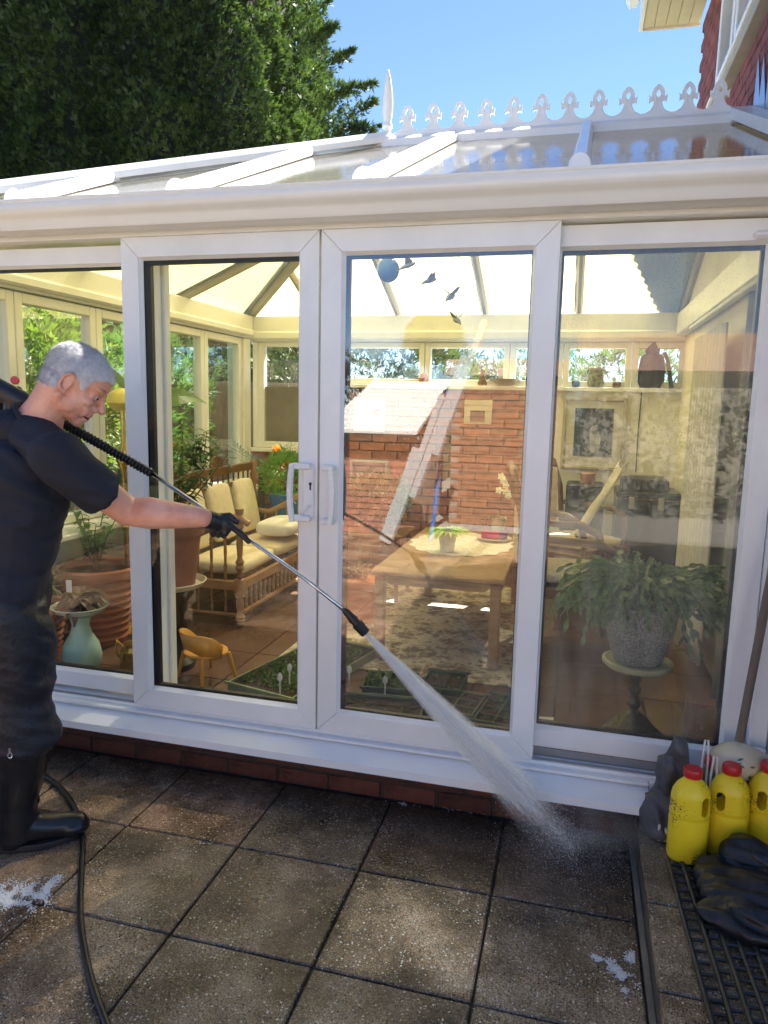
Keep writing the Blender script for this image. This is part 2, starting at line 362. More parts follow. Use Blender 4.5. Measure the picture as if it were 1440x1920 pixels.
fx1 = sash(-2.16, -1.20, .285, 2.175, .068, .058, glassL, 'fixed_pane', 'fixed pane left of the doors', gaskw=(.01, .01, .01, .012))
fx2 = sash(.300, 1.10, .30, 2.185, .070, .058, glassR, 'fixed_pane', 'misted fixed pane right of the doors', gaskw=(.01, .012, .012, .014))
# inner face of the fixed pane's stile seen through the left door
MB().cbox(-1.232, -1.19, .118, .16, .21, 2.2, .004).build('interlock_strip', upvc_in, cons)
def P_(name, mb, mat, **k): return mb.build(name, mat, cons, **k)
P_('head_frame', MB().cbox(-2.4, 1.245, .004, .12, 2.192, 2.262, .003), upvc)
P_('head_frame', MB().cbox(-2.4, 1.245, -.012, .003, 2.215, 2.275, .003), upvc)
# track and sill
P_('track', MB().cbox(-2.2, 1.10, .006, .12, .243, .268, .002), upvc)
P_('track', MB().cbox(-2.2, 1.10, .016, .022, .2685, .276, .001), M('track_seal', (.25, .25, .26), .5))
P_('track', MB().cbox(.376, 1.10, .05, .056, .268, .30, .001), M('track_seal', (.25, .25, .26), .5))
P_('sill', MB().prism([(.0, .243), (-.022, .238), (-.106, .205), (-.109, .176), (-.102, .174), (-.094, .195), (.06, .2), (.06, .243)], (-2.42, 0, 0), (0, 1, 0), (0, 0, 1), (3.205, 0, 0)), M('sill_upvc', (.84, .85, .86), .22, var=.03))
P_('sill', MB().cbox(-2.42, .785, -.03, .005, .244, .256, .003), upvc)
P_('sill', MB().cbox(.787, 1.245, -.02, .06, .16, .262, .004), upvc)
for x0, x1, y0 in ((1.102, 1.16, .02), (1.164, 1.248, -.02), (-2.40, -2.17, .0)):
    P_('corner_post', MB().cbox(x0, x1, y0, .13, .25, 2.20, .005), upvc)
P_('vent_clip', MB().cbox(.975, 1.045, .035, .058, 2.118, 2.145, .01), upvc)
# drain slots in the door rails
for x in (-1.16, -.62, -.2, .2): pass
# handles
def d_handle(x0, x1, za, zb, parent, side):
    mb = MB(); n = 12; pts = []
    gx = x0 if side < 0 else x1; bx = (x1 if side < 0 else x0)
    mb.cbox(min(gx, bx), max(gx, bx), -.042, 0.0, zb - .022, zb, .004); mb.cbox(min(gx, bx), max(gx, bx), -.042, 0.0, za, za + .022, .004)
    for i in range(n):
        t0, t1 = i / n, (i + 1) / n
        b0, b1 = (.010 * math.sin(math.pi * t) for t in (t0, t1)); s_ = side
        z0_, z1_ = za + (zb - za) * t0, za + (zb - za) * t1
        vs = []
        for z_, b_ in ((z0_, b0), (z1_, b1)):
            for yy in (-.056, -.034):
                vs += [(gx + s_ * b_, yy, z_), (gx + s_ * b_ - s_ * .018, yy, z_)]
        mb.add(vs, [(0, 1, 3, 2), (4, 6, 7, 5), (0, 4, 5, 1), (2, 3, 7, 6), (0, 2, 6, 4), (1, 5, 7, 3)])
    return mb.build('handle', upvc, parent, bevel=.002)
P1 = MB().cbox(-.538, -.492, -.012, 0, 1.128, 1.335, .006); P1.build('lock_plate', upvc, sd1)
k = MB(); k.tube([(-.505, -.0135, 1.262), (-.505, -.012, 1.262)], [.006, .006], 14); k.box(-.508, -.502, -.0135, -.012, 1.238, 1.262); k.build('keyhole', rubber, sd1)
k = MB(); k.tube([(-.504, -.02, 1.18), (-.512, -.024, 1.172), (-.528, -.024, 1.148), (-.536, -.022, 1.140)], [.006, .004, .003, .003], 8); k.build('lock_lever', M('lever_white', (.68, .68, .7), .3), sd1, smooth=40)
d_handle(-.575, -.500, 1.118, 1.34, sd1, -1)
d_handle(-.452, -.405, 1.112, 1.338, sd2, 1)
# brick base
bw = thing('brick_base', None, None); bw.parent = cons; bw.location = (0, 0, 0)
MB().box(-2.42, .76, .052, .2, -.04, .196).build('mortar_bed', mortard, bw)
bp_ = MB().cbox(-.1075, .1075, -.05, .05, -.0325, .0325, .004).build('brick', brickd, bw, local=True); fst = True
off = world_loc(bw)
for r_ in range(3):
    for c_ in range(15):
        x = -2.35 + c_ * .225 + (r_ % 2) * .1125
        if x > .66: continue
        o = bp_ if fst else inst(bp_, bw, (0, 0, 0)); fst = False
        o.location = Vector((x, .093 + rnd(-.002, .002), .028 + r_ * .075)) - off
pipe = thing('waste_pipe', 'thin black pipe clipped along the brick base under the sill', 'pipe', (-.8, -.0, .13))
MB().tube([(-2.4, .012, .142), (-1.2, .012, .140), (-.2, .012, .134), (.70, .012, .128)], .0125, 10).build('pipe', M('black_pipe', (.015, .015, .016), .3, bump=.1), pipe, smooth=50)
for x in (-1.62, -1.09, -.565, -.05, .45):
    MB().tube([(x - .008, .012, .1375), (x + .008, .012, .1375)], .017, 10).box(x - .008, x + .008, .0, .04, .157, .175).build('clip', M('pipe_clip', (.35, .35, .36), .4), pipe)
# gutter, ogee section swept along X
gp = [(0, 2.20), (-.012, 2.198), (-.05, 2.197), (-.085, 2.203), (-.094, 2.215), (-.098, 2.232), (-.108, 2.243), (-.122, 2.252), (-.132, 2.266), (-.134, 2.283), (-.128, 2.296), (-.131, 2.300), (-.131, 2.308), (-.122, 2.309), (-.118, 2.27), (-.09, 2.23), (-.02, 2.215), (-.008, 2.3), (0, 2.3)]
guttm = M('gutter_upvc', (.80, .78, .73), .25, var=.04, scale=2, bump=.02, bscale=30)
g_ = MB(); g_.prism(gp, (-2.5, -.012, .006), (0, 1, 0), (0, 0, 1), (3.74, 0, 0)); g_.build('gutter', guttm, cons, smooth=35)
P_('gable_lining', MB().add([(1.205, .0, 2.30), (1.205, 3.5, 2.30), (1.205, 1.75, 3.02), (1.22, .0, 2.30), (1.22, 3.5, 2.30), (1.22, 1.75, 3.02)], [(0, 1, 2), (3, 5, 4), (0, 3, 4, 1), (1, 4, 5, 2), (2, 5, 3, 0)]), M('cream_plaster', (.82, .77, .62), .85, var=.06, scale=2, bump=.15, bscale=15))
P_('fascia', MB().cbox(-2.44, 1.245, -.012, .012, 2.277, 2.335, .003), guttm)

# ---- walls, windows inside
wallb = thing('back_wall', None, None); wallb.parent = cons; wallb.location = Vector((0, BACK, 0)) - world_loc(cons)
plaster = M('cream_plaster', (.82, .77, .62), .85, var=.06, scale=2, bump=.15, bscale=15)
MB().box(-2.36, .085, BACK + .03, BACK + .2, -.04, 1.70).build('mortar_bed', mortar, wallb)
MB().box(.088, 1.24, BACK, BACK + .2, -.04, 1.70).build('plaster_panel', plaster, wallb)
MB().cbox(-1.52, 1.24, BACK - .05, BACK + .2, 1.70, 1.732, .004).build('ledge', upvc_in, wallb)
bp_ = MB().cbox(-.1065, .1065, 0, .04, -.032, .032, .004).build('brick', brickm, wallb, local=True); fst = True; off = world_loc(wallb)
for r_ in range(20):
    for c_ in range(12):
        x = -2.25 + c_ * .225 + (r_ % 2) * .1125; z = .235 + r_ * .0745
        if x > .0 or (x < -1.5 and z > 1.15): continue
        o = bp_ if fst else inst(bp_, wallb, (0, 0, 0)); fst = False
        o.location = Vector((x, BACK + rnd(-.003, .003), z)) - off
def window(x0, x1, z0, z1, plane, const, label=None, par=None, fw=.055, gm=None, nm='window'):
    """window in a wall: plane 'Y' (faces -Y, at Y=const) or 'X' (faces +X at X=const)"""
    s = thing(nm, label, None); s.parent = par or cons
    if plane == 'Y': s.location = Vector((x0, const, z0)) - world_loc(s.parent)
    else: s.location = Vector((const, x0, z0)) - world_loc(s.parent)
    def bx(mb, a0, a1, d0, d1, c0, c1):
        if plane == 'Y': mb.cbox(a0, a1, const + d0, const + d1, c0, c1, .004)
        else: mb.cbox(const - d1, const - d0, a0, a1, c0, c1, .004)
    f = MB(); bx(f, x0, x0 + fw, 0, .07, z0, z1); bx(f, x1 - fw, x1, 0, .07, z0, z1); bx(f, x0 + fw, x1 - fw, 0, .07, z0, z0 + fw); bx(f, x0 + fw, x1 - fw, 0, .07, z1 - fw, z1)
    f.build('frame', upvc_in, s)
    p = MB()
    if plane == 'Y': p.box(x0 + fw - .004, x1 - fw + .004, const + .03, const + .036, z0 + fw - .004, z1 - fw + .004)
    else: p.box(const - .036, const - .03, x0 + fw - .004, x1 - fw + .004, z0 + fw - .004, z1 - fw + .004)
    p.build('pane', gm or glassB, s); return s
window(-2.30, -1.55, 1.16, 2.10, 'Y', BACK)
P_('dwarf_coping', MB().cbox(-2.36, -1.53, BACK - .08, BACK + .18, 1.16 - .035, 1.158, .004), upvc_in)
for x0, x1 in ((-1.515, -.80), (-.795, -.10), (-.095, .32), (.325, .84), (.845, 1.235)): window(x0, x1, 1.735, 2.08, 'Y', BACK, fw=.045)
P_('eave_beam', MB().cbox(-2.36, 1.245, BACK - .03, BACK + .15, 2.085, 2.30, .006), upvc_in)
P_('eave_beam', MB().cbox(-2.36, 1.245, BACK - .06, BACK - .031, 2.10, 2.17, .02), upvc_in)
# left wall
lw = thing('left_wall', None, None); lw.parent = cons; lw.location = Vector((LEFTX, 1.7, 0)) - world_loc(cons)
MB().box(LEFTX - .2, LEFTX, .12, BACK - .001, -.04, .80).build('dwarf_wall', M('white_render', (.75, .73, .66), .8, bump=.2), lw)
MB().cbox(LEFTX - .2, LEFTX + .22, .13, BACK - .09, .802, .835, .006).build('window_board', upvc_in, lw)
for y0, y1 in ((.14, .62), (.625, 1.28), (1.285, 1.89), (1.92, 2.60), (2.605, 3.25)): window(y0, y1, .84, 2.10, 'X', LEFTX, par=cons)
P_('corner_post', MB().cbox(LEFTX - .14, LEFTX + .02, 3.255, BACK - .065, .84, 2.10, .004), upvc_in)
P_('corner_post', MB().cbox(LEFTX + .022, LEFTX + .065, BACK - .028, BACK + .1, 1.16, 2.08, .004), upvc_in)
P_('eave_beam', MB().cbox(LEFTX - .15, LEFTX + .03, .13, BACK - .032, 2.105, 2.30, .006), upvc_in)
P_('eave_beam', MB().cbox(LEFTX + .031, LEFTX + .06, .13, BACK - .062, 2.12, 2.18, .02), upvc_in)
P_('eave_beam', MB().cbox(-2.34, 1.24, .125, .20, 2.20, 2.31, .006), upvc_in)
# floor
fl = thing('conservatory_floor', None, None, (0, .1, FLOOR)); fl['kind'] = 'structure'
MB().box(-2.36, 1.245, .125, BACK, -.03, FLOOR - .012).build('floor_bed', M('floor_grout', (.04, .03, .025), .8), fl)
tilem = M('brown_floor_tile', (.13, .075, .058), .18, var=.25, scale=3, perobj=.12, bump=.03, bscale=6)
tp = MB().cbox(-.197, .197, -.197, .197, -.012, 0, .003).build('floor_tile', tilem, fl, local=True); fst = True
for i in range(9):
    for j in range(8):
        x = -2.16 + i * .4; y = .33 + j * .4
        o = tp if fst else inst(tp, fl, (0, 0, 0)); fst = False
        o.location = Vector((x, y, FLOOR)) - Vector((0, .1, FLOOR))

# ---- roof
def roof_material():
    m, n, l, b = nodes_of('roof_sheet'); out = n['Material Output']
    n.remove(b)
    tc = n.new('ShaderNodeTexCoord')
    ns = n.new('ShaderNodeTexNoise'); ns.inputs['Scale'].default_value = 55; ns.inputs['Detail'].default_value = 5; l.new(tc.outputs['Object'], ns.inputs['Vector'])
    bp = n.new('ShaderNodeBump'); bp.inputs['Strength'].default_value = .12; bp.inputs['Distance'].default_value = .002; l.new(ns.outputs[0], bp.inputs['Height'])
    vo = n.new('ShaderNodeTexVoronoi'); vo.inputs['Scale'].default_value = 45; l.new(tc.outputs['Object'], vo.inputs['Vector'])
    mr = n.new('ShaderNodeMapRange'); mr.inputs[1].default_value = .12; mr.inputs[2].default_value = .19; mr.inputs[3].default_value = 1; mr.inputs[4].default_value = 0; l.new(vo.outputs['Distance'], mr.inputs[0])
    df = n.new('ShaderNodeBsdfDiffuse'); df.inputs[0].default_value = (.30, .32, .33, 1)
    tl = n.new('ShaderNodeBsdfTranslucent'); tl.inputs[0].default_value = (.76, .66, .30, 1)
    tr = n.new('ShaderNodeBsdfTransparent'); tr.inputs[0].default_value = (.95, .9, .75, 1)
    t2 = n.new('ShaderNodeMixShader'); t2.inputs[0].default_value = .08; l.new(tl.outputs[0], t2.inputs[1]); l.new(tr.outputs[0], t2.inputs[2])
    ms = n.new('ShaderNodeMixShader'); ms.inputs[0].default_value = .56; l.new(df.outputs[0], ms.inputs[1]); l.new(t2.outputs[0], ms.inputs[2])
    gl = n.new('ShaderNodeBsdfGlossy'); gl.inputs['Roughness'].default_value = .03; l.new(bp.outputs[0], gl.inputs['Normal'])
    fr = n.new('ShaderNodeFresnel'); fr.inputs[0].default_value = 1.7
    m3 = n.new('ShaderNodeMixShader'); l.new(fr.outputs[0], m3.inputs[0]); l.new(ms.outputs[0], m3.inputs[1]); l.new(gl.outputs[0], m3.inputs[2])
    dk = n.new('ShaderNodeBsdfDiffuse'); dk.inputs[0].default_value = (.05, .05, .045, 1)
    m4 = n.new('ShaderNodeMixShader'); l.new(mr.outputs[0], m4.inputs[0]); l.new(m3.outputs[0], m4.inputs[1]); l.new(dk.outputs[0], m4.inputs[2])
    ge = n.new('ShaderNodeNewGeometry'); tb = n.new('ShaderNodeBsdfTransparent'); m5 = n.new('ShaderNodeMixShader'); l.new(ge.outputs['Backfacing'], m5.inputs[0]); l.new(m4.outputs[0], m5.inputs[1]); l.new(tb.outputs[0], m5.inputs[2]); l.new(m5.outputs[0], out.inputs[0]); return m
roofm = roof_material()
EX0, EX1, EY0, EY1 = -2.42, 1.24, -.03, 3.53
A = Vector((RX0, RIDGE_Y, RIDGE_Z)); B = Vector((EX1, RIDGE_Y, RIDGE_Z))
def zf(y): return EAVE + SL * (y - 0) if y <= RIDGE_Y else EAVE + SL * (2 * RIDGE_Y - y)
FL = Vector((EX0, EY0, EAVE - .01)); BL = Vector((EX0, EY1, EAVE - .01)); FRt = Vector((EX1, EY0, EAVE - .01)); BR = Vector((EX1, EY1, EAVE - .01))
rafx = [-1.764, -1.041, -.310, .423, 1.19]
def hip_y(x, front=True):
    t = (x - EX0) / (A.x - EX0); y = EY0 + t * (A.y - EY0); return y if front else EY0 + EY1 - y
def sheet(pts, name='roof_panel'):
    v = [Vector(p) for p in pts]; nr = (v[1] - v[0]).cross(v[2] - v[0]).normalized() * .012
    if nr.z < 0: nr = -nr
    n_ = len(v); mb = MB().add(v + [p - nr for p in v], [tuple(range(n_)), tuple(range(n_, 2 * n_))[::-1]] + [(i, (i + 1) % n_, n_ + (i + 1) % n_, n_ + i) for i in range(n_)])
    mb.build(name, roofm, cons)
xs = [EX0] + rafx[:-1] + [EX1]
for a, b_ in zip(xs[:-1], xs[1:]):
    for fr in (True, False):
        ye = EY0 if fr else EY1
        def top(x):
            if x >= A.x: return Vector((x, A.y, A.z))
            t = (x - EX0) / (A.x - EX0); return (FL if fr else BL).lerp(A, t)
        e = [Vector((a, ye, FL.z)), Vector((b_, ye, FL.z))]
        up = [top(b_)] + ([A.copy()] if a < A.x < b_ else []) + ([top(a)] if a > EX0 else [])
        sheet(e + up)
# left facet in three
for (ya, yb) in ((EY0, 1.17), (1.17, 2.33), (2.33, EY1)):
    def toph(y):
        t = (y - EY0) / (A.y - EY0) if y <= A.y else (EY1 - y) / (EY1 - A.y); return (FL if y <= A.y else BL).lerp(A, t)
    e = [Vector((EX0, ya, FL.z)), Vector((EX0, yb, FL.z))]
    up = ([toph(yb)] if yb < EY1 else []) + ([A.copy()] if ya < A.y < yb else []) + ([toph(ya)] if ya > EY0 else [])
    sheet(e + up)
def bar(p, q, wd, h, name, mat=upvc, below=.0, inner=True, bev=.006):
    """roof glazing bar from p to q: cap above the sheets, and a slimmer spine below"""
    p, q = Vector(p), Vector(q); d = (q - p).normalized(); up = Vector((0, 0, 1)); s = d.cross(up).normalized(); u = s.cross(d).normalized(); L = (q - p).length
    mt = Matrix(((s.x, d.x, u.x, p.x), (s.y, d.y, u.y, p.y), (s.z, d.z, u.z, p.z), (0, 0, 0, 1)))
    mb = MB(); mb.prism([(-wd / 2, .001), (wd / 2, .001), (wd / 2, h * .45), (wd * .3, h), (-wd * .3, h), (-wd / 2, h * .45)], mt @ Vector((0, 0, 0)), s, u, d * L)
    o = mb.build(name, mat, cons, bevel=.003)
    if inner:
        m2 = MB(); m2.prism([(-wd * .42, -.014), (wd * .42, -.014), (wd * .42, -.035), (wd * .2, -.06), (-wd * .2, -.06), (-wd * .42, -.035)], mt @ Vector((0, 0, 0)), s, u, d * L); m2.build(name + '_underside', M('rafter_grey', (.42, .40, .33), .5, var=.05), cons)
    return mt, s, u, d
for x in rafx:
    ye = hip_y(x) if x < A.x else A.y - .03
    z1 = FL.z + (ye - EY0) * (A.z - FL.z) / (A.y - EY0)
    bar((x, EY0 + .01, FL.z + .004), (x, ye, z1 + .004), .062, .05, 'rafter')
    zb = z1; bar((x, EY1 - .01, FL.z + .004), (x, EY0 + EY1 - ye, z1 + .004), .062, .05, 'rafter')
    # rounded end cap standing on the gutter edge
    out = [(-.045, -.052), (.045, -.052), (.043, -.02)] + [(.036 * math.cos(t) , .012 + .042 * math.sin(t)) for t in [k_ * math.pi / 8 for k_ in range(9)]] + [(-.043, -.02)]
    MB().prism(out, (x, EY0 - .018, FL.z + .012), (1, 0, 0), (0, 0, 1), (0, .024, 0)).tube([(x, EY0 - .024, FL.z - .008), (x, EY0 - .016, FL.z - .008)], .012, 12).build('rafter_end_cap', upvc, cons, bevel=.004, smooth=40)
for y in (1.17, 2.33):
    t = (y - EY0) / (A.y - EY0) if y <= A.y else (EY1 - y) / (EY1 - A.y); q = (FL if y <= A.y else BL).lerp(A, t)
    bar((EX0, y, FL.z + .004), (q.x, y, q.z + .004), .062, .05, 'rafter')
bar(FL + Vector((0, 0, .006)), A + Vector((0, 0, .006)), .10, .062, 'hip'); bar(BL + Vector((0, 0, .006)), A + Vector((0, 0, .006)), .10, .062, 'hip')
# ridge, cresting and finial
P_('ridge', MB().prism([(-.075, -.055), (-.075, -.01), (-.03, .02), (-.014, .024), (-.014, .040), (.014, .040), (.014, .024), (.03, .02), (.075, -.01), (.075, -.055)], (A.x - .02, A.y, A.z + .018), (0, 1, 0), (0, 0, 1), (EX1 - A.x - .06, 0, 0)), upvc, bevel=.002)
P_('ridge_underside', MB().box(A.x, EX1, A.y - .05, A.y + .05, A.z - .09, A.z - .045), upvc_in)
P_('ridge_end', MB().cbox(A.x - .085, A.x + .03, A.y - .065, A.y + .065, A.z - .03, A.z + .036, .01), upvc)
crest = thing('roof_cresting', None, None); crest.parent = cons; crest.location = Vector((A.x, A.y, A.z + .058)) - world_loc(cons)
crx0, n_c, pit = -.605, 12, .1512
zb = A.z + .059
def motif(cx):
    # half outline (x, z) of one fleur, mirrored
    h = [(.0755, 0), (.0755, .008), (.058, .012), (.036, .024), (.025, .044), (.021, .062), (.028, .070), (.038, .068), (.045, .060), (.047, .100), (.038, .091), (.032, .092), (.033, .108), (.027, .126), (.013, .144), (0, .152)]
    return [(cx + x, z) for x, z in h] + [(cx - x, z) for x, z in h[-2::-1]]
def crest_piece(cx):
    o = motif(cx); hole = [(cx, .084), (cx + .012, .100), (cx + .009, .115), (cx, .130), (cx - .009, .115), (cx - .012, .100)]
    bm = bmesh.new()
    vo_ = [bm.verts.new((x, 0, z)) for x, z in o]; vh = [bm.verts.new((x, 0, z)) for x, z in hole]
    es = [bm.edges.new((vo_[i], vo_[(i + 1) % len(vo_)])) for i in range(len(vo_))] + [bm.edges.new((vh[i], vh[(i + 1) % len(vh)])) for i in range(len(vh))]
    bmesh.ops.triangle_fill(bm, use_beauty=True, use_dissolve=False, edges=es)
    r = bmesh.ops.extrude_face_region(bm, geom=bm.faces[:]); bmesh.ops.translate(bm, verts=[g for g in r['geom'] if isinstance(g, bmesh.types.BMVert)], vec=(0, .012, 0))
    bmesh.ops.recalc_face_normals(bm, faces=bm.faces[:]); me = bpy.data.meshes.new('cresting_motif'); bm.to_mesh(me); bm.free(); me.materials.append(upvc); return me
me = crest_piece(0)
# raised line on each motif
for k_ in range(n_c):
    o = bpy.data.objects.new('cresting_motif', me); COL.objects.link(o); o.parent = crest; o.location = (crx0 + .02 + k_ * pit - A.x, -.006, 0)
    rib = MB(); cx = crx0 + .02 + k_ * pit
    for sg in (-1, 1): rib.tube([(cx + sg * .045, A.y - .007, zb + .008), (cx + sg * .022, A.y - .007, zb + .03), (cx + sg * .009, A.y - .007, zb + .06), (cx + sg * .014, A.y - .007, zb + .09)], .0022, 5)
    rib.build('moulding', upvc, crest)
MB().lathe([(.028, 0), (.030, .02), (.022, .03), (.020, .055), (.030, .065), (.031, .078), (.026, .084), (.024, .10), (.030, .15), (.031, .20), (.027, .26), (.016, .33), (.004, .375), (0, .38)], (A.x - .005, A.y, A.z + .03), 20).build('finial', upvc, cons, smooth=50)
# ------------------------------------------------------------------ the house on the right
WX = 1.25; WY = 4.25
house = thing('brick_house', 'tall red brick house at the right with an upstairs window and white eaves', 'house', (WX, 1.5, 0))
MB().box(WX + .035, 8, -.45, WY, -.04, 4.72).build('wall', M('house_mortar', (.25, .20, .17), .9, bump=.3), house)
brh = M('house_brick', (.235, .062, .055), .75, var=.3, scale=12, bump=.4, bscale=60, perobj=.22)
cells = []
for r_ in range(80):
    z = .035 + r_ * .075
    if z > 4.68: break
    for c_ in range(23):
        y = -.30 + c_ * .225 + (r_ % 2) * .1125
        if y > WY - .1: continue
        if 2.98 < z < 4.9 and 1.42 < y < 3.06 and z > 3.50: continue
        vis = z > 2.75 and y > .6
        d = (Vector((WX, y, z)) - CP).length
        cells.append((0 if vis else 1, d, y, z))
cells.sort(); pr = MB().cbox(0, .034, -.1065, .1065, -.0325, .0325, .004).build('brick', brh, house, local=True); far = MB()
hoff = world_loc(house)
for i, (a, d, y, z) in enumerate(cells):
    p = Vector((WX + rnd(-.002, .002), y, z))
    if i < 300:
        o = pr if i == 0 else inst(pr, house, (0, 0, 0)); o.location = p - hoff
    elif y > -.6 and z > 2.2: far.box(p.x, p.x + .03, y - .1065, y + .1065, z - .0325, z + .0325)
far.build('far_bricks', brh, house)['kind'] = 'stuff'
uw = window(1.45, 3.03, 3.56, 4.70, 'Y', WX, par=house)  # placeholder, rebuilt below
for c in list(uw.children): bpy.data.objects.remove(c, do_unlink=True)
uw.location = Vector((WX, 1.45, 3.56)) - hoff
f = MB()
for y0, y1 in ((2.93, 3.00), (2.33, 2.39), (1.48, 1.55)): f.cbox(WX - .03, WX + .05, y0, y1, 3.62, 4.70, .006)
f.cbox(WX - .03, WX + .05, 1.55, 2.33, 3.62, 3.69, .006); f.cbox(WX - .03, WX + .05, 2.39, 2.93, 3.62, 3.69, .006)
for y0, y1 in ((2.39, 2.93), (1.55, 2.33)):
    f.cbox(WX - .045, WX - .032, y0 + .01, y1 - .01, 3.66, 3.71, .003); f.cbox(WX - .045, WX - .032, y0 + .01, y0 + .05, 3.711, 4.7, .003); f.cbox(WX - .045, WX - .032, y1 - .05, y1 - .01, 3.711, 4.7, .003)
f.build('frame', upvc, uw)
MB().box(WX + .0, WX + .006, 1.55, 2.93, 3.69, 4.70).build('pane', glassL, uw)
MB().box(WX + .05, WX + .9, 1.4, 3.05, 3.5, 4.71).build('room_shade', M('room_dark', (.12, .13, .15), .9), uw)
MB().cbox(WX - .055, WX + .02, 1.35, 3.07, 3.545, 3.60, .006).build('sill', M('sill_stone', (.42, .38, .32), .6, bump=.1), uw)
MB().cbox(WX - .07, WX + .02, 1.35, 3.07, 3.601, 3.619, .004).build('sill_trim', upvc, uw)
# roof, eaves
rm = M('roof_tile', (.09, .05, .04), .8, var=.3, scale=8, bump=.6, bscale=20)
MB().add([(.80, -.6, 5.0), (8.4, -.6, 5.0), (4.6, -.6, 7.4), (.80, WY + .15, 5.0), (8.4, WY + .15, 5.0), (4.6, WY + .15, 7.4)], [(0, 1, 2), (3, 5, 4), (0, 2, 5, 3), (1, 4, 5, 2), (0, 3, 4, 1)]).build('roof', rm, house)
sof = M('soffit_cream', (.62, .55, .42), .6, var=.05)
for k_ in range(5):
    x0 = .80 + k_ * .09; MB().cbox(x0, x0 + .087, -.55, WY + .12, 4.74, 4.755, .003).build('soffit_board', sof, house)
MB().cbox(.768, .797, -.55, WY + .14, 4.72, 4.98, .004).build('fascia_board', upvc, house)
MB().cbox(.80, 1.25, WY + .122, WY + .14, 4.72, 4.98, .004).build('end_board', sof, house)
MB().prism([(0, 0), (-.03, -.07), (-.09, -.08), (-.12, -.03), (-.12, .02), (0, .02)], (.766, -.55, 4.93), (1, 0, 0), (0, 0, 1), (0, WY + .55 + .02, 0)).build('gutter', upvc, house)
# stepped lead flashing where the conservatory roof meets the wall
lead = M('lead_sheet', (.28, .30, .34), .28, metal=.75, var=.25, scale=9, bump=.25, bscale=30)
def rz_(y): return EAVE + (A.z - EAVE) * (min(y, 3.5 - y)) / A.y
pts = []; ys = [A.y - i * .145 for i in range(13)]
for i, y in enumerate(ys[:-1]): pts += [(y, rz_(y) + .10), (y - .04, rz_(y) + .34), (y - .10, rz_(y) + .12)]
mbf = MB()
for i, y in enumerate(ys[:-1]):
    mbf.prism([(y, rz_(y) + .02), (y, rz_(y) + .12), (y - .02, rz_(y) + .30), (y - .143, rz_(y - .143) + .10), (y - .143, rz_(y - .143) + .02)], (WX - .008 - .0015 * (i % 2), 0, 0), (0, 1, 0), (0, 0, 1), (.006, 0, 0))
mbf.build('lead_flashing', lead, house)
MB().prism([(A.y, rz_(A.y) + .015), (0, rz_(0) + .015), (0, rz_(0) + .07), (A.y, rz_(A.y) + .07)], (WX - .12, 0, 0), (0, 1, 0), (0, 0, 1), (.108, 0, 0)).build('roof_upstand', upvc, house)

# ------------------------------------------------------------------ conifer
leafm = LM('conifer_green', (.028, .055, .017), .6, tl=.20, var=.45, scale=.9, col2=(.085, .13, .036), detail=8)
leafx = 1
leafd = M('conifer_brown', (.05, .04, .025), .8, var=.4, scale=3)
bark = M('bark', (.09, .06, .04), .9, bump=.8, bscale=30)
def frond_cloud(pos, nor, size, name, mat, parent, nl=7, rng=None, updir=.35):
    """many small flat sprays; pos, nor arrays; each spray is a fan of narrow leaflets"""
    rng = rng or np.random.default_rng(3); N = len(pos); V = []; F = []
    d = nor + rng.normal(0, .45, (N, 3)); d[:, 2] += updir; d /= np.linalg.norm(d, axis=1)[:, None]
    r = rng.normal(0, 1, (N, 3)); s = np.cross(d, r); s /= np.linalg.norm(s, axis=1)[:, None]
    L = size * rng.uniform(.6, 1.35, N)
    vs = np.zeros((N, nl, 4, 3)); 
    for k in range(nl):
        a = (k / (nl - 1) - .5) * 1.9 if nl > 1 else 0; t0 = .15 + .5 * rng.random(N) if nl > 1 else np.zeros(N)
        ln = L * (1 - .45 * abs(a)) * rng.uniform(.7, 1.1, N); dk = d * math.cos(a) + s * math.sin(a) + rng.normal(0, .12, (N, 3)); nk = np.cross(dk, np.cross(d, s)); nk /= np.linalg.norm(nk, axis=1)[:, None] + 1e-9
        b = pos + d * (L * t0 * .5)[:, None]; w = (ln * .12)[:, None]
        vs[:, k, 0] = b; vs[:, k, 1] = b + dk * (ln * .45)[:, None] + nk * w; vs[:, k, 2] = b + dk * ln[:, None] ; vs[:, k, 3] = b + dk * (ln * .45)[:, None] - nk * w
    V = vs.reshape(-1, 3); n = len(V) // 4
    me = bpy.data.meshes.new(name); me.vertices.add(len(V)); me.vertices.foreach_set('co', V.ravel()); me.loops.add(n * 4); me.loops.foreach_set('vertex_index', np.arange(n * 4, dtype=np.int32))
    me.polygons.add(n); me.polygons.foreach_set('loop_start', np.arange(0, n * 4, 4, dtype=np.int32)); me.polygons.foreach_set('loop_total', np.full(n, 4, dtype=np.int32)); me.update(); me.validate()
    me.materials.append(mat); o = bpy.data.objects.new(name, me); COL.objects.link(o)
    if parent is not None: o.parent = parent; o.location = -world_loc(parent)
    return o
def lump(p, f=1.2, a=.35):
    return a * np.array([noise.fractal(Vector(q) * f, 1.0, 2.0, 4) for q in p])
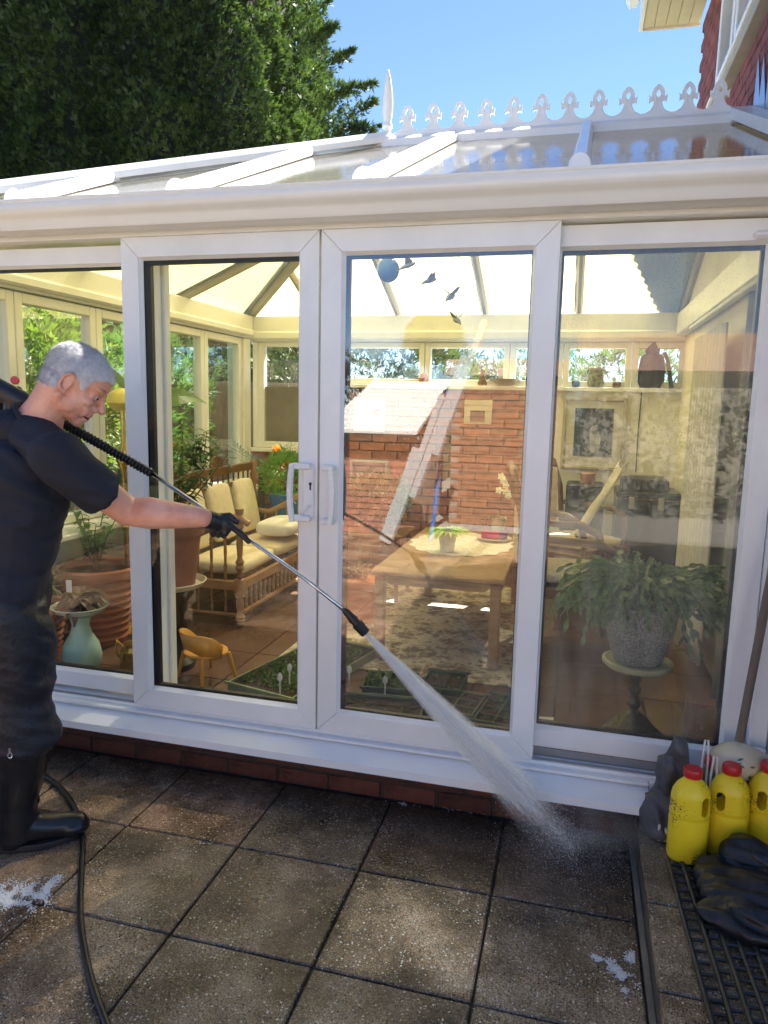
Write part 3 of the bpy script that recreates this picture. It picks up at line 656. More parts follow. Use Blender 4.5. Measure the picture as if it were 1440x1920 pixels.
def conifer(name, label, cx, cy, hx, hy, z0, z1, N, size, extra=(), ex=.22, group=None, seed=1, lump_a=.35, mat=None, flat=None):
    rng = np.random.default_rng(seed); t = thing(name, label, 'tree', (cx, cy, 0), group)
    # superellipse plan, slight taper; keep the half the camera side can see plus a thin rest
    tt_ = np.linspace(-math.pi * 1.02, math.pi * .42, 4000); c, s = np.cos(tt_), np.sin(tt_); qx, qy = hx * np.sign(c) * np.abs(c) ** ex, hy * np.sign(s) * np.abs(s) ** ex
    cum = np.concatenate([[0], np.cumsum(np.hypot(np.diff(qx), np.diff(qy)))]); th = np.interp(rng.uniform(0, cum[-1], N), cum, tt_); z = rng.uniform(z0, z1, N); k = (z - z0) / (z1 - z0)
    c, s = np.cos(th), np.sin(th); px = np.sign(c) * np.abs(c) ** ex; py = np.sign(s) * np.abs(s) ** ex
    tp = 1 - .10 * k ** 2
    p = np.stack([cx + hx * px * tp, cy + hy * py * tp, z], 1); nr = np.stack([c * np.abs(c) ** .5, s * np.abs(s) ** .5, .15 * np.ones(N)], 1); nr /= np.linalg.norm(nr, axis=1)[:, None]
    off = lump(p, 1.1, lump_a) + lump(p, 3.5, lump_a * .45) - rng.exponential(.07, N)
    p = p + nr * off[:, None]
    if len(extra): 
        for (bx, by, bz, dx, dy, dz, ln) in extra:
            m = int(220 * ln); tt = rng.random(m) ** .8; q = np.array([bx, by, bz]) + np.outer(tt * ln, [dx, dy, dz]); q[:, 2] += -.12 * tt * ln + .25 * (tt * ln) ** 2 * .3
            q += rng.normal(0, 1, (m, 3)) * (.14 * (1.05 - tt))[:, None]; p = np.vstack([p, q]); nr = np.vstack([nr, np.tile([dx, dy, dz], (m, 1)) + rng.normal(0, .3, (m, 3))])
    frond_cloud(p, nr, size, 'crown', mat or leafm, t, nl=6, rng=rng)
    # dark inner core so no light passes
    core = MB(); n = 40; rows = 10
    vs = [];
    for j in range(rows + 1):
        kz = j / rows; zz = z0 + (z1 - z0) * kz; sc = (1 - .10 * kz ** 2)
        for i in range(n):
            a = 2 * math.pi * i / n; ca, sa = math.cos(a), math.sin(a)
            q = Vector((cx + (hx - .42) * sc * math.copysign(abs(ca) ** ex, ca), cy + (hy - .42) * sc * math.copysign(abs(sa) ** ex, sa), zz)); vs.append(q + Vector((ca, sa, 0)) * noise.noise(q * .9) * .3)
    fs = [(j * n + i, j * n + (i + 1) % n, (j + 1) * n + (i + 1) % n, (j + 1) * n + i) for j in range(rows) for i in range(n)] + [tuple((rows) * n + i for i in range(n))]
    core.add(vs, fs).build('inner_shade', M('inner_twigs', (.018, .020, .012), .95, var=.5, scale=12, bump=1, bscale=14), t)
    tk = MB(); tk.tube([(cx, cy, -.05), (cx + .05, cy, 2), (cx, cy, z1 - .5)], [.3, .22, .05], 10)
    for q in range(6): a = q * 1.05; zz = 1.5 + q * .8; tk.tube([(cx, cy, zz), (cx + math.cos(a) * hx * .6, cy + math.sin(a) * hy * .6, zz + .5)], [.09, .03], 6)
    tk.build('trunk', bark, t); return t
ex_ = []
for (u, v, dx, dz, ln) in ((560, 60, .75, .55, .7), (545, 110, .8, .4, .8), (560, 150, .9, .3, 1.0), (575, 190, .95, .12, 1.15), (585, 230, .95, .18, 1.1), (590, 262, .97, .08, 1.1), (570, 210, .9, .35, .9), (540, 30, .6, .7, .8), (560, 90, .85, .35, .75), (600, 245, .9, .02, .8)):
    q = at(u, v, Y=8.6); ex_.append((q.x, q.y, q.z, dx, -.15, dz, ln))
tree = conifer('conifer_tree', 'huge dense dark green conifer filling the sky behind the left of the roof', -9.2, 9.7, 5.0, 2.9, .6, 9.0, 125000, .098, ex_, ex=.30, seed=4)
# ------------------------------------------------------------------ boundary fence seen through the conservatory, shrubs
fence_m = M('brown_fence_board', (.27, .19, .125), .85, var=.3, scale=3, bump=.4, bscale=40, perobj=.2, stretch=(6, 6, .6))
fence = thing('garden_fence', 'brown vertical board fence behind the conservatory windows', 'fence', (-1.5, 5.1, 0))
pb = MB().cbox(-.066, .066, -.009, .009, 0, 1.78, .003).build('board', fence_m, fence, local=True)
for i in range(50):
    o = pb if i == 0 else inst(pb, fence, (0, 0, 0)); o.location = (-3.2 + i * .14, rnd(-.004, .004) + .0, rnd(-.01, .01)); o.rotation_euler = (0, rnd(-.006, .006), 0)
for z in (.3, 1.0, 1.6): MB().box(-4.8, 2.4, 5.115, 5.15, z, z + .06).build('rail', fence_m, fence)
for x in (-3.9, -2.1, -.3, 1.5): MB().cbox(x - .05, x + .05, 5.0, 5.088, 0, 1.95, .004).build('post', fence_m, fence)
fence2 = thing('garden_fence', 'brown board fence beyond the left conservatory windows', 'fence', (-4.3, 1.5, 0))
pb = MB().cbox(-.009, .009, -.066, .066, 0, 1.5, .003).build('board', fence_m, fence2, local=True)
for i in range(46):
    o = pb if i == 0 else inst(pb, fence2, (0, 0, 0)); o.location = (rnd(-.004, .004), -2.8 + i * .14, 0)
for z in (.3, 1.2): MB().box(-4.33, -4.312, -1.4, 5.0, z, z + .06).build('rail', fence_m, fence2)
def bush(name, label, c, r, N, size, mat, cat='shrub', nl=4, sq=(1, 1, 1), parent=None, seed=2, up=.3, group=None):
    rng = np.random.default_rng(seed); v = rng.normal(0, 1, (N, 3)); v /= np.linalg.norm(v, axis=1)[:, None]; k = rng.uniform(.55, 1, N) ** .6
    p = np.array(c) + v * np.array(sq) * r * k[:, None]; p += v * lump(p, 3 / max(r, .2), r * .3)[:, None]
    if parent is None:
        t = thing(name, label, cat, (c[0], c[1], max(0, c[2] - r * sq[2])), group); frond_cloud(p, v, size, 'foliage', mat, t, nl=nl, rng=rng, updir=up)
        MB().tube([(c[0], c[1], max(0, c[2] - r * sq[2]) - .02), (c[0] + .02, c[1], c[2])], [r * .08 + .01, r * .04 + .005], 7).build('stem', bark, t); return t
    return frond_cloud(p, v, size, name, mat, parent, nl=nl, rng=rng, updir=up)
lime = LM('lime_leaf', (.13, .19, .035), .55, var=.3, scale=3); midg = LM('mid_green_leaf', (.06, .13, .03), .5, var=.35, scale=4); deepg = LM('deep_green_leaf', (.022, .06, .018), .4, var=.35, scale=5)
bush('garden_shrub', 'bright lime green hedge shrub outside the far left window', (-3.35, 1.75, 1.5), .75, 8000, .09, lime, sq=(.7, 1.3, .95), seed=5)
bush('garden_shrub', 'dark green shrub growing beyond the two left windows', (-4.1, 4.2, 1.4), .9, 5000, .12, midg, sq=(.7, 1.5, 1), seed=6)
bush('garden_shrub', 'dark bush rising over the fence behind the back window', (-2.2, 6.2, 1.7), 1.1, 5000, .13, leafm, sq=(1.6, .7, .8), seed=7)
bush('garden_shrub', 'loose green bush over the fence behind the high windows', (.6, 6.6, 1.6), 1.1, 4000, .13, midg, sq=(2.2, .7, .6), seed=8)
# ------------------------------------------------------------------ behind the camera
shed = thing('brick_outbuilding', 'low brick outbuilding with a white ribbed roof, mirrored in the right door', 'outbuilding', (-2.6, -6.6, 0))
def brick_wall_mb(x0, x1, z1, y, face=1):
    mb = MB(); r_ = 0
    while .035 + r_ * .075 < z1 - .03:
        z = .035 + r_ * .075; x = x0 + (r_ % 2) * .1125
        while x < x1 - .05: mb.box(x, min(x + .213, x1), y, y + .015 * face, z - .0325, z + .0325); x += .225
        r_ += 1
    return mb
MB().box(-2.35, -1.42, -7.9, -5.8, -.04, 1.20).build('wall', mortar, shed)
brick_wall_mb(-2.35, -1.42, 1.20, -5.8).build('bricks', brickm, shed)['kind'] = 'stuff'
wr = M('white_sheet_roof', (.80, .80, .78), .35, var=.04)
mb = MB(); mb.add([(-2.5, -5.65, 1.22), (-1.33, -5.65, 1.22), (-1.33, -7.9, 1.86), (-2.5, -7.9, 1.86), (-2.5, -5.65, 1.26), (-1.33, -5.65, 1.26), (-1.33, -7.9, 1.90), (-2.5, -7.9, 1.90)], [(0, 3, 2, 1), (4, 5, 6, 7), (0, 1, 5, 4), (1, 2, 6, 5), (2, 3, 7, 6), (3, 0, 4, 7)])
for i in range(11):
    t0 = (i + .5) / 11; y = -5.65 - 2.25 * t0; z = 1.262 + .64 * t0; mb.box(-2.5, -1.33, y - .012, y + .012, z - .01, z + .018)
mb.build('roof', wr, shed); MB().box(-2.45, -1.36, -5.66, -5.62, 1.13, 1.215).build('gutter', M('black_plastic', (.02, .02, .02), .4), shed)
gar = thing('brick_garage', 'brown brick garage wall mirrored in the right door behind the ladder', 'garage', (-.5, -8, 0))
MB().box(-1.15, .25, -9.5, -7.0, -.04, 2.12).build('wall', mortar, gar)
brm2 = M('buff_brick', (.32, .17, .10), .85, var=.35, scale=9, bump=.4, perobj=.1)
brick_wall_mb(-1.15, .25, 1.95, -7.0).build('bricks', brm2, gar)['kind'] = 'stuff'
MB().cbox(-1.25, .35, -9.6, -6.9, 1.95, 2.16, .01).build('roof_edge', M('pink_tile', (.42, .26, .22), .8, bump=.3), gar)
lad = thing('ladder', 'aluminium extension ladder leaning on the garage, mirrored in the right door', 'ladder', (-1.5, -5.7, 0))
alu = M('aluminium', (.50, .51, .53), .5, metal=.1, var=.08, scale=12)
b0, b1 = Vector((-1.50, -5.2, 0)), Vector((-.69, -5.5, 2.52)); dd = (b1 - b0).normalized(); ss = Vector((.94, .26, 0)).normalized(); ss = (ss - ss.dot(dd) * dd).normalized(); uu = ss.cross(dd)
def rail(o0, L, wdt):
    mb = MB(); mb.prism([(-.014, -.035), (.014, -.035), (.014, .035), (-.014, .035)], o0, ss, uu, dd * L); return mb
Ltot = (b1 - b0).length
def wide(off, w_, t0, t1, back):
    o_ = b0 + ss * off + dd * (Ltot * t0) - uu * back; mb = MB(); mb.prism([(-w_ / 2, -.03), (w_ / 2, -.03), (w_ / 2, .03), (-w_ / 2, .03)], o_, ss, uu, dd * (Ltot * (t1 - t0))); return mb
for off, t0, t1, bk_ in ((-.115, .0, .42, 0), (-.028, .0, .66, .012), (.058, .22, .84, .0), (.145, .42, 1.0, .012)): wide(off, .080, t0, t1, bk_).build('stile', alu, lad)
rg = MB()
for i in range(11):
    p = b0 + dd * (.2 + i * .26); k_ = .04 * (i * .9)
    if (p - b0).dot(dd) < Ltot: rg.tube([p - ss * (.06 - k_ * .3) + uu * .031, p - ss * (.06 - k_ * .3) + uu * .036], .02, 10).tube([p + ss * (.02 + k_ * .3) + uu * .031, p + ss * (.02 + k_ * .3) + uu * .036], .02, 10)
rg.build('rung_ends', M('dark_rivet', (.05, .05, .05), .5), lad)
bp_ = thing('water_fed_pole', 'blue pole standing by the ladder, mirrored in the right door', 'pole', (-1.0, -5.9, 0))
MB().tube([(-1.12, -5.6, 0), (-1.0, -5.75, 1.75)], .022, 8).build('pole', M('blue_plastic', (.03, .20, .62), .35), bp_)
bush('clipped_tree', 'dark round topped garden tree mirrored against the ceiling in the right door', (-1.85, -9.2, 2.62), .42, 3500, .10, leafm, cat='tree', seed=11)
bush('garden_hedge', 'dark clipped hedge behind the patio, mirrored in the glass', (1.5, -9.0, .8), 1.1, 5000, .13, leafm, sq=(2.6, .6, 1.0), seed=12)
bush('garden_hedge', 'dark brown hedge above the outbuilding, mirrored in the right door', (-3.3, -8.9, 1.5), .9, 5000, .13, leafd, sq=(2.0, .5, .85), seed=13)

conifer('sky_block_hedge', 'tall dark hedge mass added behind the patio to block sky from the left panes', -9.2, -10.5, 5.2, 1.5, .0, 4.6, 1, .16, ex=.3, seed=21)  # unseen dark mass added to keep sky reflections off the left panes

nbh = thing('bounce_house', 'cream house wall added behind the patio for bounce light and a veil in the right pane', 'house', (3.6, -10.5, 0))  # unseen house added to bounce sun onto the frames and veil the right pane
MB().box(.55, 8.0, -14, -10.2, -.04, 2.2).build('wall', M('bounce_cream_render', (.46, .42, .34), .9, var=.08, scale=1.5, bump=.2), nbh)
MB().add([(.35, -10.0, 2.2), (8.2, -10.0, 2.2), (8.2, -12.2, 3.0), (.35, -12.2, 3.0), (.35, -14.2, 2.2), (8.2, -14.2, 2.2)], [(0, 1, 2, 3), (3, 2, 5, 4), (0, 3, 4), (1, 5, 2), (0, 4, 5, 1)]).build('roof', M('pink_tile', (.42, .26, .22), .8, bump=.3), nbh)

MB().box(-2.2, 14, -30, -6.55, -.044, -.01).build('bounce_ground', M('pale_bounce_gravel', (.34, .32, .28), .9, var=.2, scale=30, bump=.6, bscale=80))['kind'] = 'structure'  # unseen pale ground added to bounce sunlight back onto the door frames

bush('garden_hedge', 'bright leafy green hedge outside the far left conservatory windows', (-4.5, 1.9, 1.35), 1.0, 16000, .11, LM('hedge_leaf', (.06, .11, .03), .55, var=.45, scale=2, col2=(.15, .22, .05)), sq=(.6, 2.2, 1.45), seed=31)
# ------------------------------------------------------------------ inside the conservatory
F0 = FLOOR + .0015
oak = M('table_oak', (.40, .25, .13), .35, var=.25, scale=3, stretch=(2, 14, 14), bump=.1, bscale=40)
dwood = M('dark_turned_wood', (.15, .075, .035), .35, var=.3, scale=8, bump=.1)
mwood = M('settle_wood', (.32, .18, .085), .4, var=.3, scale=8)
cream = M('cream_fabric', (.66, .57, .40), .9, var=.08, scale=20, bump=.3, bscale=120)
terra = M('terracotta', (.36, .13, .07), .75, var=.2, scale=7, bump=.15, bscale=60)
terra2 = M('dusty_terracotta', (.30, .13, .09), .8, var=.3, scale=5, bump=.1)
potsoil = M('potting_soil', (.03, .02, .013), .95, bump=1, bscale=90)
white = M('white_ceramic', (.72, .71, .67), .3, var=.04)
stemm = M('plant_stem', (.07, .09, .03), .6)
# plaster and curtain on the house side
P_('side_plaster', MB().box(1.215, 1.245, .13, BACK, .19, 2.30), plaster)
P_('eave_beam', MB().cbox(1.14, 1.214, .13, BACK - .06, 2.12, 2.29, .01), upvc_in)
ctm = M('white_curtain', (.62, .58, .52), .9, var=.08, scale=12, bump=.2, bscale=30)
def curtain(name, label, y0, y1, z0, z1, x, amp, waves, mat, lean=0.0):
    mb = MB(); n = waves * 8; vs = []; rows = 12
    for j in range(rows + 1):
        t = j / rows
        for i in range(n + 1):
            s_ = i / n; yy = y0 + (y1 - y0) * s_ * (1 - .0 * t) + lean * (1 - t); a = amp * (.6 + .4 * t) * math.sin(s_ * waves * 2 * math.pi + .4 * math.sin(3 * t + s_ * 5))
            vs.append((x + a, yy, z1 + (z0 - z1) * t))
    mb.add(vs, [(j * (n + 1) + i, j * (n + 1) + i + 1, (j + 1) * (n + 1) + i + 1, (j + 1) * (n + 1) + i) for j in range(rows) for i in range(n)])
    o = mb.build(name, mat, smooth=True); m_ = o.modifiers.new('solid', 'SOLIDIFY'); m_.thickness = .003; tag(o, label, 'curtain'); return o
curtain('curtain', 'white full length curtain hanging inside by the house wall', 1.25, 2.15, .28, 1.99, 1.12, .022, 9, ctm)
curtain('curtain', 'dark grey curtain nearest the glass on the house wall side', .30, .95, .25, 2.08, 1.16, .018, 5, M('grey_curtain', (.20, .20, .24), .85, var=.2, scale=8))
cr_ = thing('curtain_rail', 'pale curtain rail along the house wall inside', 'curtain rail', (1.13, 1.2, 2.06)); MB().tube([(1.13, .22, 2.09), (1.13, 2.5, 2.09)], .012, 8).build('rod', upvc_in, cr_)
# picture
pic = thing('framed_picture', 'cream framed dark picture with a pale figure on the cream wall', 'picture', (.59, BACK - .02, 1.1))
x0, x1, z0, z1 = .345, .83, 1.085, 1.655; yb_ = BACK - .003
gold = M('picture_frame', (.50, .42, .30), .45, var=.15)
fw_ = .028
for nm, b_ in (('frame_side', (x0, x0 + fw_, z0, z1)), ('frame_side', (x1 - fw_, x1, z0, z1)), ('frame_side', (x0 + fw_, x1 - fw_, z0, z0 + fw_)), ('frame_side', (x0 + fw_, x1 - fw_, z1 - fw_, z1))):
    MB().cbox(b_[0], b_[1], yb_ - .03, yb_, b_[2], b_[3], .006).build(nm, gold, pic)
MB().box(x0 + fw_, x1 - fw_, yb_ - .012, yb_ - .002, z0 + fw_, z1 - fw_).build('mount', M('picture_mount', (.66, .62, .52), .8), pic)
ax0, ax1, az0, az1 = x0 + .095, x1 - .095, z0 + .105, z1 - .085
MB().box(ax0, ax1, yb_ - .016, yb_ - .0125, az0, az1).build('print', M('dark_print', (.03, .032, .045), .6, var=.7, scale=9), pic)
m_ = MB(); cxp = (ax0 + ax1) / 2 + .005
m_.prism([(.03 * math.cos(t) , .035 * math.sin(t)) for t in [k * math.pi / 6 for k in range(12)]], (cxp, yb_ - .0185, az0 + .215), (1, 0, 0), (0, 0, 1), (0, .002, 0))
m_.prism([(-.03, -.12), (.035, -.12), (.045, .0), (.02, .06), (-.02, .06), (-.045, .03)], (cxp + .01, yb_ - .0185, az0 + .15), (1, 0, 0), (0, 0, 1), (0, .002, 0)); m_.build('pale_figure', M('pale_figure_paint', (.30, .30, .27), .7, var=.35, scale=30), pic)
# shelf ornaments
def small(name, label, cat, mb, mat, **k): return tag(mb.build(name, mat, **k), label, cat)
LZ = 1.7325
small('ornament', 'small orange flower pot ornament on the brick ledge', 'ornament', MB().lathe([(.03, 0), (.04, .05), (.042, .055), (.036, .056), (.0, .05)], (-.80, BACK - .02, LZ), 14).ico((-.80, BACK - .02, LZ + .07), .03, 1, jit=.2), M('orange_glaze', (.55, .20, .04), .4), smooth=40)
bowl = thing('bowl', 'shallow white bowl on the ledge at the right end of the brick wall', 'bowl', (-.10, BACK - .0, LZ))
MB().lathe([(.03, 0), (.05, .006), (.11, .04), (.13, .055), (.12, .054), (.05, .015), (0, .012)], (-.13, BACK + .0, LZ), 22).build('dish', white, bowl, smooth=40)
small('figurine', 'small brown seated figurine on the brick ledge', 'figurine', MB().lathe([(.035, 0), (.04, .02), (.028, .05), (.018, .09), (.022, .11), (.015, .135), (0, .145)], (-.31, BACK - .0, LZ), 12), M('brown_glaze', (.16, .09, .05), .4), smooth=40)
for x, h_, lb, mt_ in ((.43, .055, 'small dark jar on the ledge left of the leafy pot', 'dark_print'), (.74, .05, 'small tan box on the ledge above the picture', 'brown_glaze')):
    small('jar' if h_ > .052 else 'trinket_box', lb, 'jar' if h_ > .052 else 'box', MB().cbox(x - .03, x + .03, BACK - .04, BACK + .02, LZ, LZ + h_, .01), MATS[mt_])
vz = thing('window_vase', 'patterned dark green vase with leaves on the ledge above the picture', 'vase', (.58, BACK, LZ))
MB().lathe([(.05, 0), (.065, .03), (.06, .1), (.05, .14), (.055, .15), (.0, .14)], (.58, BACK + .0, LZ), 16).build('pot', M('mottled_vase', (.25, .27, .18), .4, var=.7, scale=40), vz, smooth=40)
bush('leaves', '', (.58, BACK, LZ + .19), .07, 120, .05, deepg, nl=2, parent=vz)
blk = thing('dark_sculpture', 'tall near black figure standing on the right end of the ledge', 'sculpture', (1.0, BACK, LZ))
MB().lathe([(.085, 0), (.10, .04), (.098, .16), (.085, .24), (.05, .27), (.055, .31), (.04, .35), (0, .36)], (.99, BACK + .04, LZ), 16, wob=.05, flute=5).build('body', M('near_black', (.02, .022, .035), .45, bump=.4, bscale=12), blk, smooth=40)
MB().tube([(1.07, BACK - .05, LZ + .27), (1.10, BACK - .05, LZ + .2), (1.14, BACK - .05, LZ)], [.014, .013, .018], 8).build('arm', MATS['near_black'], blk)
# wall cabinet, papers on the brick wall
cab = thing('wall_cabinet', 'pale teal glass fronted cabinet of glasses on the brick wall', 'cabinet', (-1.22, BACK - .05, .8))
teal = M('teal_paint', (.30, .48, .46), .35, var=.1)
x0, x1, z0, z1 = -1.40, -1.07, .80, 1.09
m_ = MB(); y0, y1 = BACK - .11, BACK - .006
m_.cbox(x0, x0 + .02, y0, y1, z0, z1); m_.cbox(x1 - .02, x1, y0, y1, z0, z1); m_.cbox(x0 + .02, x1 - .02, y0, y1, z1 - .02, z1); m_.cbox(x0 + .02, x1 - .02, y0, y1, z0, z0 + .02); m_.box(x0 + .02, x1 - .02, y1 - .01, y1, z0 + .02, z1 - .02)
m_.build('case', teal, cab)
for k in range(3): MB().lathe([(.02, 0), (.004, .005), (.004, .06), (.035, .09), (.035, .16), (.032, .16), (.032, .095), (0, .07)], (x0 + .08 + k * .085, BACK - .06, z0 + .021), 14).build('glass', M('pale_glassware', (.6, .7, .72), .1), cab, smooth=40)
jug = thing('wall_plate', 'white tile picture of a blue jug with a red flower on the brick wall', 'wall tile', (-1.25, BACK, 1.35))
MB().cbox(-1.40, -1.12, BACK - .022, BACK - .006, 1.33, 1.62, .004).build('tile', white, jug)
MB().prism([(-.05, 0), (.04, 0), (.05, .08), (.02, .13), (-.03, .14), (-.06, .08)], (-1.28, BACK - .0245, 1.40), (1, 0, 0), (0, 0, 1), (0, .002, 0)).build('jug_picture', M('pale_blue_glaze', (.3, .48, .62), .4, var=.3, scale=30), jug)
MB().prism([(.03 * math.cos(t), .03 * math.sin(t)) for t in [k * math.pi / 4 for k in range(8)]], (-1.20, BACK - .0245, 1.50), (1, 0, 0), (0, 0, 1), (0, .002, 0)).build('flower_picture', M('red_paint', (.5, .05, .03), .5), jug)
note = thing('pinned_card', 'cream card with a brown picture pinned to the brick wall', 'card', (-.33, BACK, 1.40))
MB().box(-.45, -.22, BACK - .010, BACK - .006, 1.42, 1.62).build('card', M('card_cream', (.62, .58, .44), .8), note); MB().box(-.40, -.28, BACK - .0125, BACK - .0105, 1.44, 1.53).build('print', M('brown_glaze', (.2, .1, .05)), note)
# table
tb = thing('coffee_table', 'rectangular oak table with a white lace cloth in the middle of the room', 'table', (-.18, 1.75, F0))
tz = .70; tx0, tx1, ty0, ty1 = -.54, .145, 1.03, 2.45
for x, y in ((tx0 + .035, ty0 + .035), (tx1 - .035, ty0 + .035), (tx0 + .035, ty1 - .035), (tx1 - .035, ty1 - .035)): MB().cbox(x - .027, x + .027, y - .027, y + .027, F0 + .006, tz - .032, .006).build('leg', oak, tb)
MB().cbox(tx0 - .01, tx1 + .01, ty0 - .01, ty1 + .01, tz - .03, tz, .008).build('tabletop', oak, tb)
ap = MB()
for yy in (ty0 + .01, ty1 - .03): ap.prism([(tx0 + .063, -.02), (tx0 + .09, -.045), (tx1 - .09, -.045), (tx1 - .063, -.02), (tx1 - .063, 0), (tx0 + .063, 0)], (0, yy, tz - .032), (1, 0, 0), (0, 0, 1), (0, .02, 0))
ap.box(tx0 + .01, tx0 + .03, ty0 + .065, ty1 - .065, tz - .08, tz - .032).box(tx1 - .03, tx1 - .01, ty0 + .065, ty1 - .065, tz - .08, tz - .032); ap.build('apron', oak, tb)
lace = MB(); n = 64; vs = [(-.2, 1.92, tz + .006)]
for rr in (.5, 1.0):
    for k in range(n): a = 2 * math.pi * k / n; q = rr * (1 + (.05 * math.cos(a * 16) if rr == 1 else 0)); vs.append((-.2 + .32 * q * math.cos(a), 1.92 + .40 * q * math.sin(a), tz + .0035 + .002 * math.cos(a * 16 + rr)))
lace.add(vs, [(0, 1 + k, 1 + (k + 1) % n) for k in range(n)] + [(1 + k, 1 + n + k, 1 + n + (k + 1) % n, 1 + (k + 1) % n) for k in range(n)])
o = lace.build('lace_cloth', M('white_lace', (.70, .66, .60), .9, var=.15, scale=60, bump=.6, bscale=90)); o.modifiers.new('s', 'SOLIDIFY').thickness = .002; tag(o, 'oval white lace cloth spread over the oak table', 'tablecloth')
pp = thing('lime_rim_pot', 'frosted plant pot with lime green leaves on the lace cloth', 'plant pot', (-.245, 1.62, tz + .008))
MB().lathe([(.040, 0), (.060, .13), (.064, .135), (.056, .135), (.05, .12), (0, .12)], (-.245, 1.62, tz + .008), 22).build('pot', M('frosted_pot', (.50, .53, .42), .25), pp, smooth=40)
m_ = MB()
for k in range(70): a = rnd(0, 6.28); d_ = (math.cos(a), math.sin(a), rnd(-.05, .35)); m_.leaf((-.245 + .03 * math.cos(a), 1.62 + .03 * math.sin(a), tz + .14), d_, rnd(.06, .14), .02, droop=.35)
m_.build('leaves', LM('acid_leaf', (.42, .62, .02), .5), pp)
pl = thing('plate', 'white plate on the lace cloth under a pink packet', 'plate', (-.02, 2.1, tz + .008)); MB().lathe([(.06, 0), (.11, .012), (.115, .014), (.06, .006), (0, .005)], (-.02, 2.1, tz + .008), 26).build('dish', white, pl, smooth=40)
pk = thing('pink_packet', 'pink and purple packet lying on the plate on the table', 'packet', (-.02, 2.1, tz + .02)); MB().cbox(-.10, .02, 2.07, 2.13, tz + .02, tz + .06, .004).build('pink_end', M('hot_pink', (.62, .03, .20), .4), pk); MB().cbox(.021, .065, 2.07, 2.13, tz + .02, tz + .062, .004).build('purple_end', M('purple_card', (.16, .05, .30), .4), pk)
orc = thing('orchid', 'white flowering orchid in a cream pot at the far end of the table', 'orchid', (-.02, 2.36, tz + .001))
MB().lathe([(.042, 0), (.052, .11), (.055, .115), (.046, .115), (0, .1)], (-.02, 2.36, tz + .002), 18).build('pot', M('cream_pot', (.52, .48, .40), .4), orc, smooth=40)
MB().tube([(-.02, 2.36, tz + .1), (-.01, 2.36, tz + .28), (.02, 2.35, tz + .4), (.07, 2.33, tz + .42)], .004, 6).build('stem', stemm, orc)
m_ = MB()
for k in range(11):
    c_ = Vector((rnd(-.04, .1), 2.34 + rnd(-.02, .02), tz + rnd(.24, .43)))
    for q in range(5): a = q * 1.257; m_.leaf(c_, (math.cos(a), rnd(-.3, 0), math.sin(a)), .028, .022, up=(0, 1, 0), droop=0)
m_.build('petals', LM('white_petal', (.75, .74, .68), .6), orc)
m_ = MB()
for k in range(6): a = rnd(0, 6.28); m_.leaf((-.02, 2.36, tz + .1), (math.cos(a), math.sin(a), .6), .16, .04, droop=.6)
m_.build('leaves', deepg, orc)
# rug
rg_ = MB(); n1, n2 = 40, 48; vs = []
for j in range(n2 + 1):
    for i in range(n1 + 1):
        x = -1.02 + 1.30 * i / n1; y = .86 + 2.0 * j / n2; vs.append((x + (rnd(-.012, .012) if j in (0, n2) else 0), y, F0 + .006 + .003 * noise.noise(Vector((x * 5, y * 5, 0)))))
rg_.add(vs, [(j * (n1 + 1) + i, j * (n1 + 1) + i + 1, (j + 1) * (n1 + 1) + i + 1, (j + 1) * (n1 + 1) + i) for j in range(n2) for i in range(n1)])
m, n, l, b = nodes_of('patterned_rug'); tc = n.new('ShaderNodeTexCoord'); 
vo = n.new('ShaderNodeTexVoronoi'); vo.feature = 'F2'; vo.inputs['Scale'].default_value = 11; l.new(tc.outputs['Object'], vo.inputs['Vector'])
ns = n.new('ShaderNodeTexNoise'); ns.inputs['Scale'].default_value = 26; ns.inputs['Detail'].default_value = 6; ns.inputs['Distortion'].default_value = 1.2; l.new(tc.outputs['Object'], ns.inputs['Vector'])
ad = n.new('ShaderNodeMath'); ad.operation = 'MULTIPLY'; l.new(vo.outputs['Distance'], ad.inputs[0]); l.new(ns.outputs[0], ad.inputs[1])
cr = n.new('ShaderNodeValToRGB'); e = cr.color_ramp.elements; e[0].position = .12; e[0].color = (.15, .12, .09, 1); e[1].position = .42; e[1].color = (.62, .55, .45, 1); q = e.new(.27); q.color = (.22, .17, .13, 1)
l.new(ad.outputs[0], cr.inputs[0]); l.new(cr.outputs[0], b.inputs['Base Color']); b.inputs['Roughness'].default_value = .95
bpn = n.new('ShaderNodeBump'); bpn.inputs['Distance'].default_value = .01; l.new(ad.outputs[0], bpn.inputs['Height']); l.new(bpn.outputs[0], b.inputs['Normal'])
tag(rg_.build('rug', m), 'beige and brown patterned rug under the oak table', 'rug').modifiers.new('s', 'SOLIDIFY').thickness = .005
# spindle settle
st = thing('spindle_settle', 'turned wood spindle settle with cream cushions left of the table', 'settle', (-1.7, 1.9, F0))
sx0, sx1, sy0, sy1 = -1.93, -1.46, 1.34, 2.55
def turned(z0, z1, r):
    L = z1 - z0; pr = [(.55, 0), (.8, .05), (.5, .1), (1, .16), (.7, .2), (1, .24), (.55, .3), (.75, .5), (.6, .7), (1, .74), (.7, .78), (1, .82), (.6, .88), (.9, .95), (.9, 1)]
    return [(r * a, z0 + L * b_) for a, b_ in pr]
for x, y, zt in ((sx1, sy0, .93), (sx1, sy1, .93), (sx0, sy0, 1.12), (sx0, sy1, 1.12)): MB().lathe(turned(F0, .46, .032), (x, y, 0), 12).cbox(x - .03, x + .03, y - .03, y + .03, .40, .50, .004).lathe(turned(.50, zt, .028), (x, y, 0), 12).build('leg', mwood, st, smooth=50)
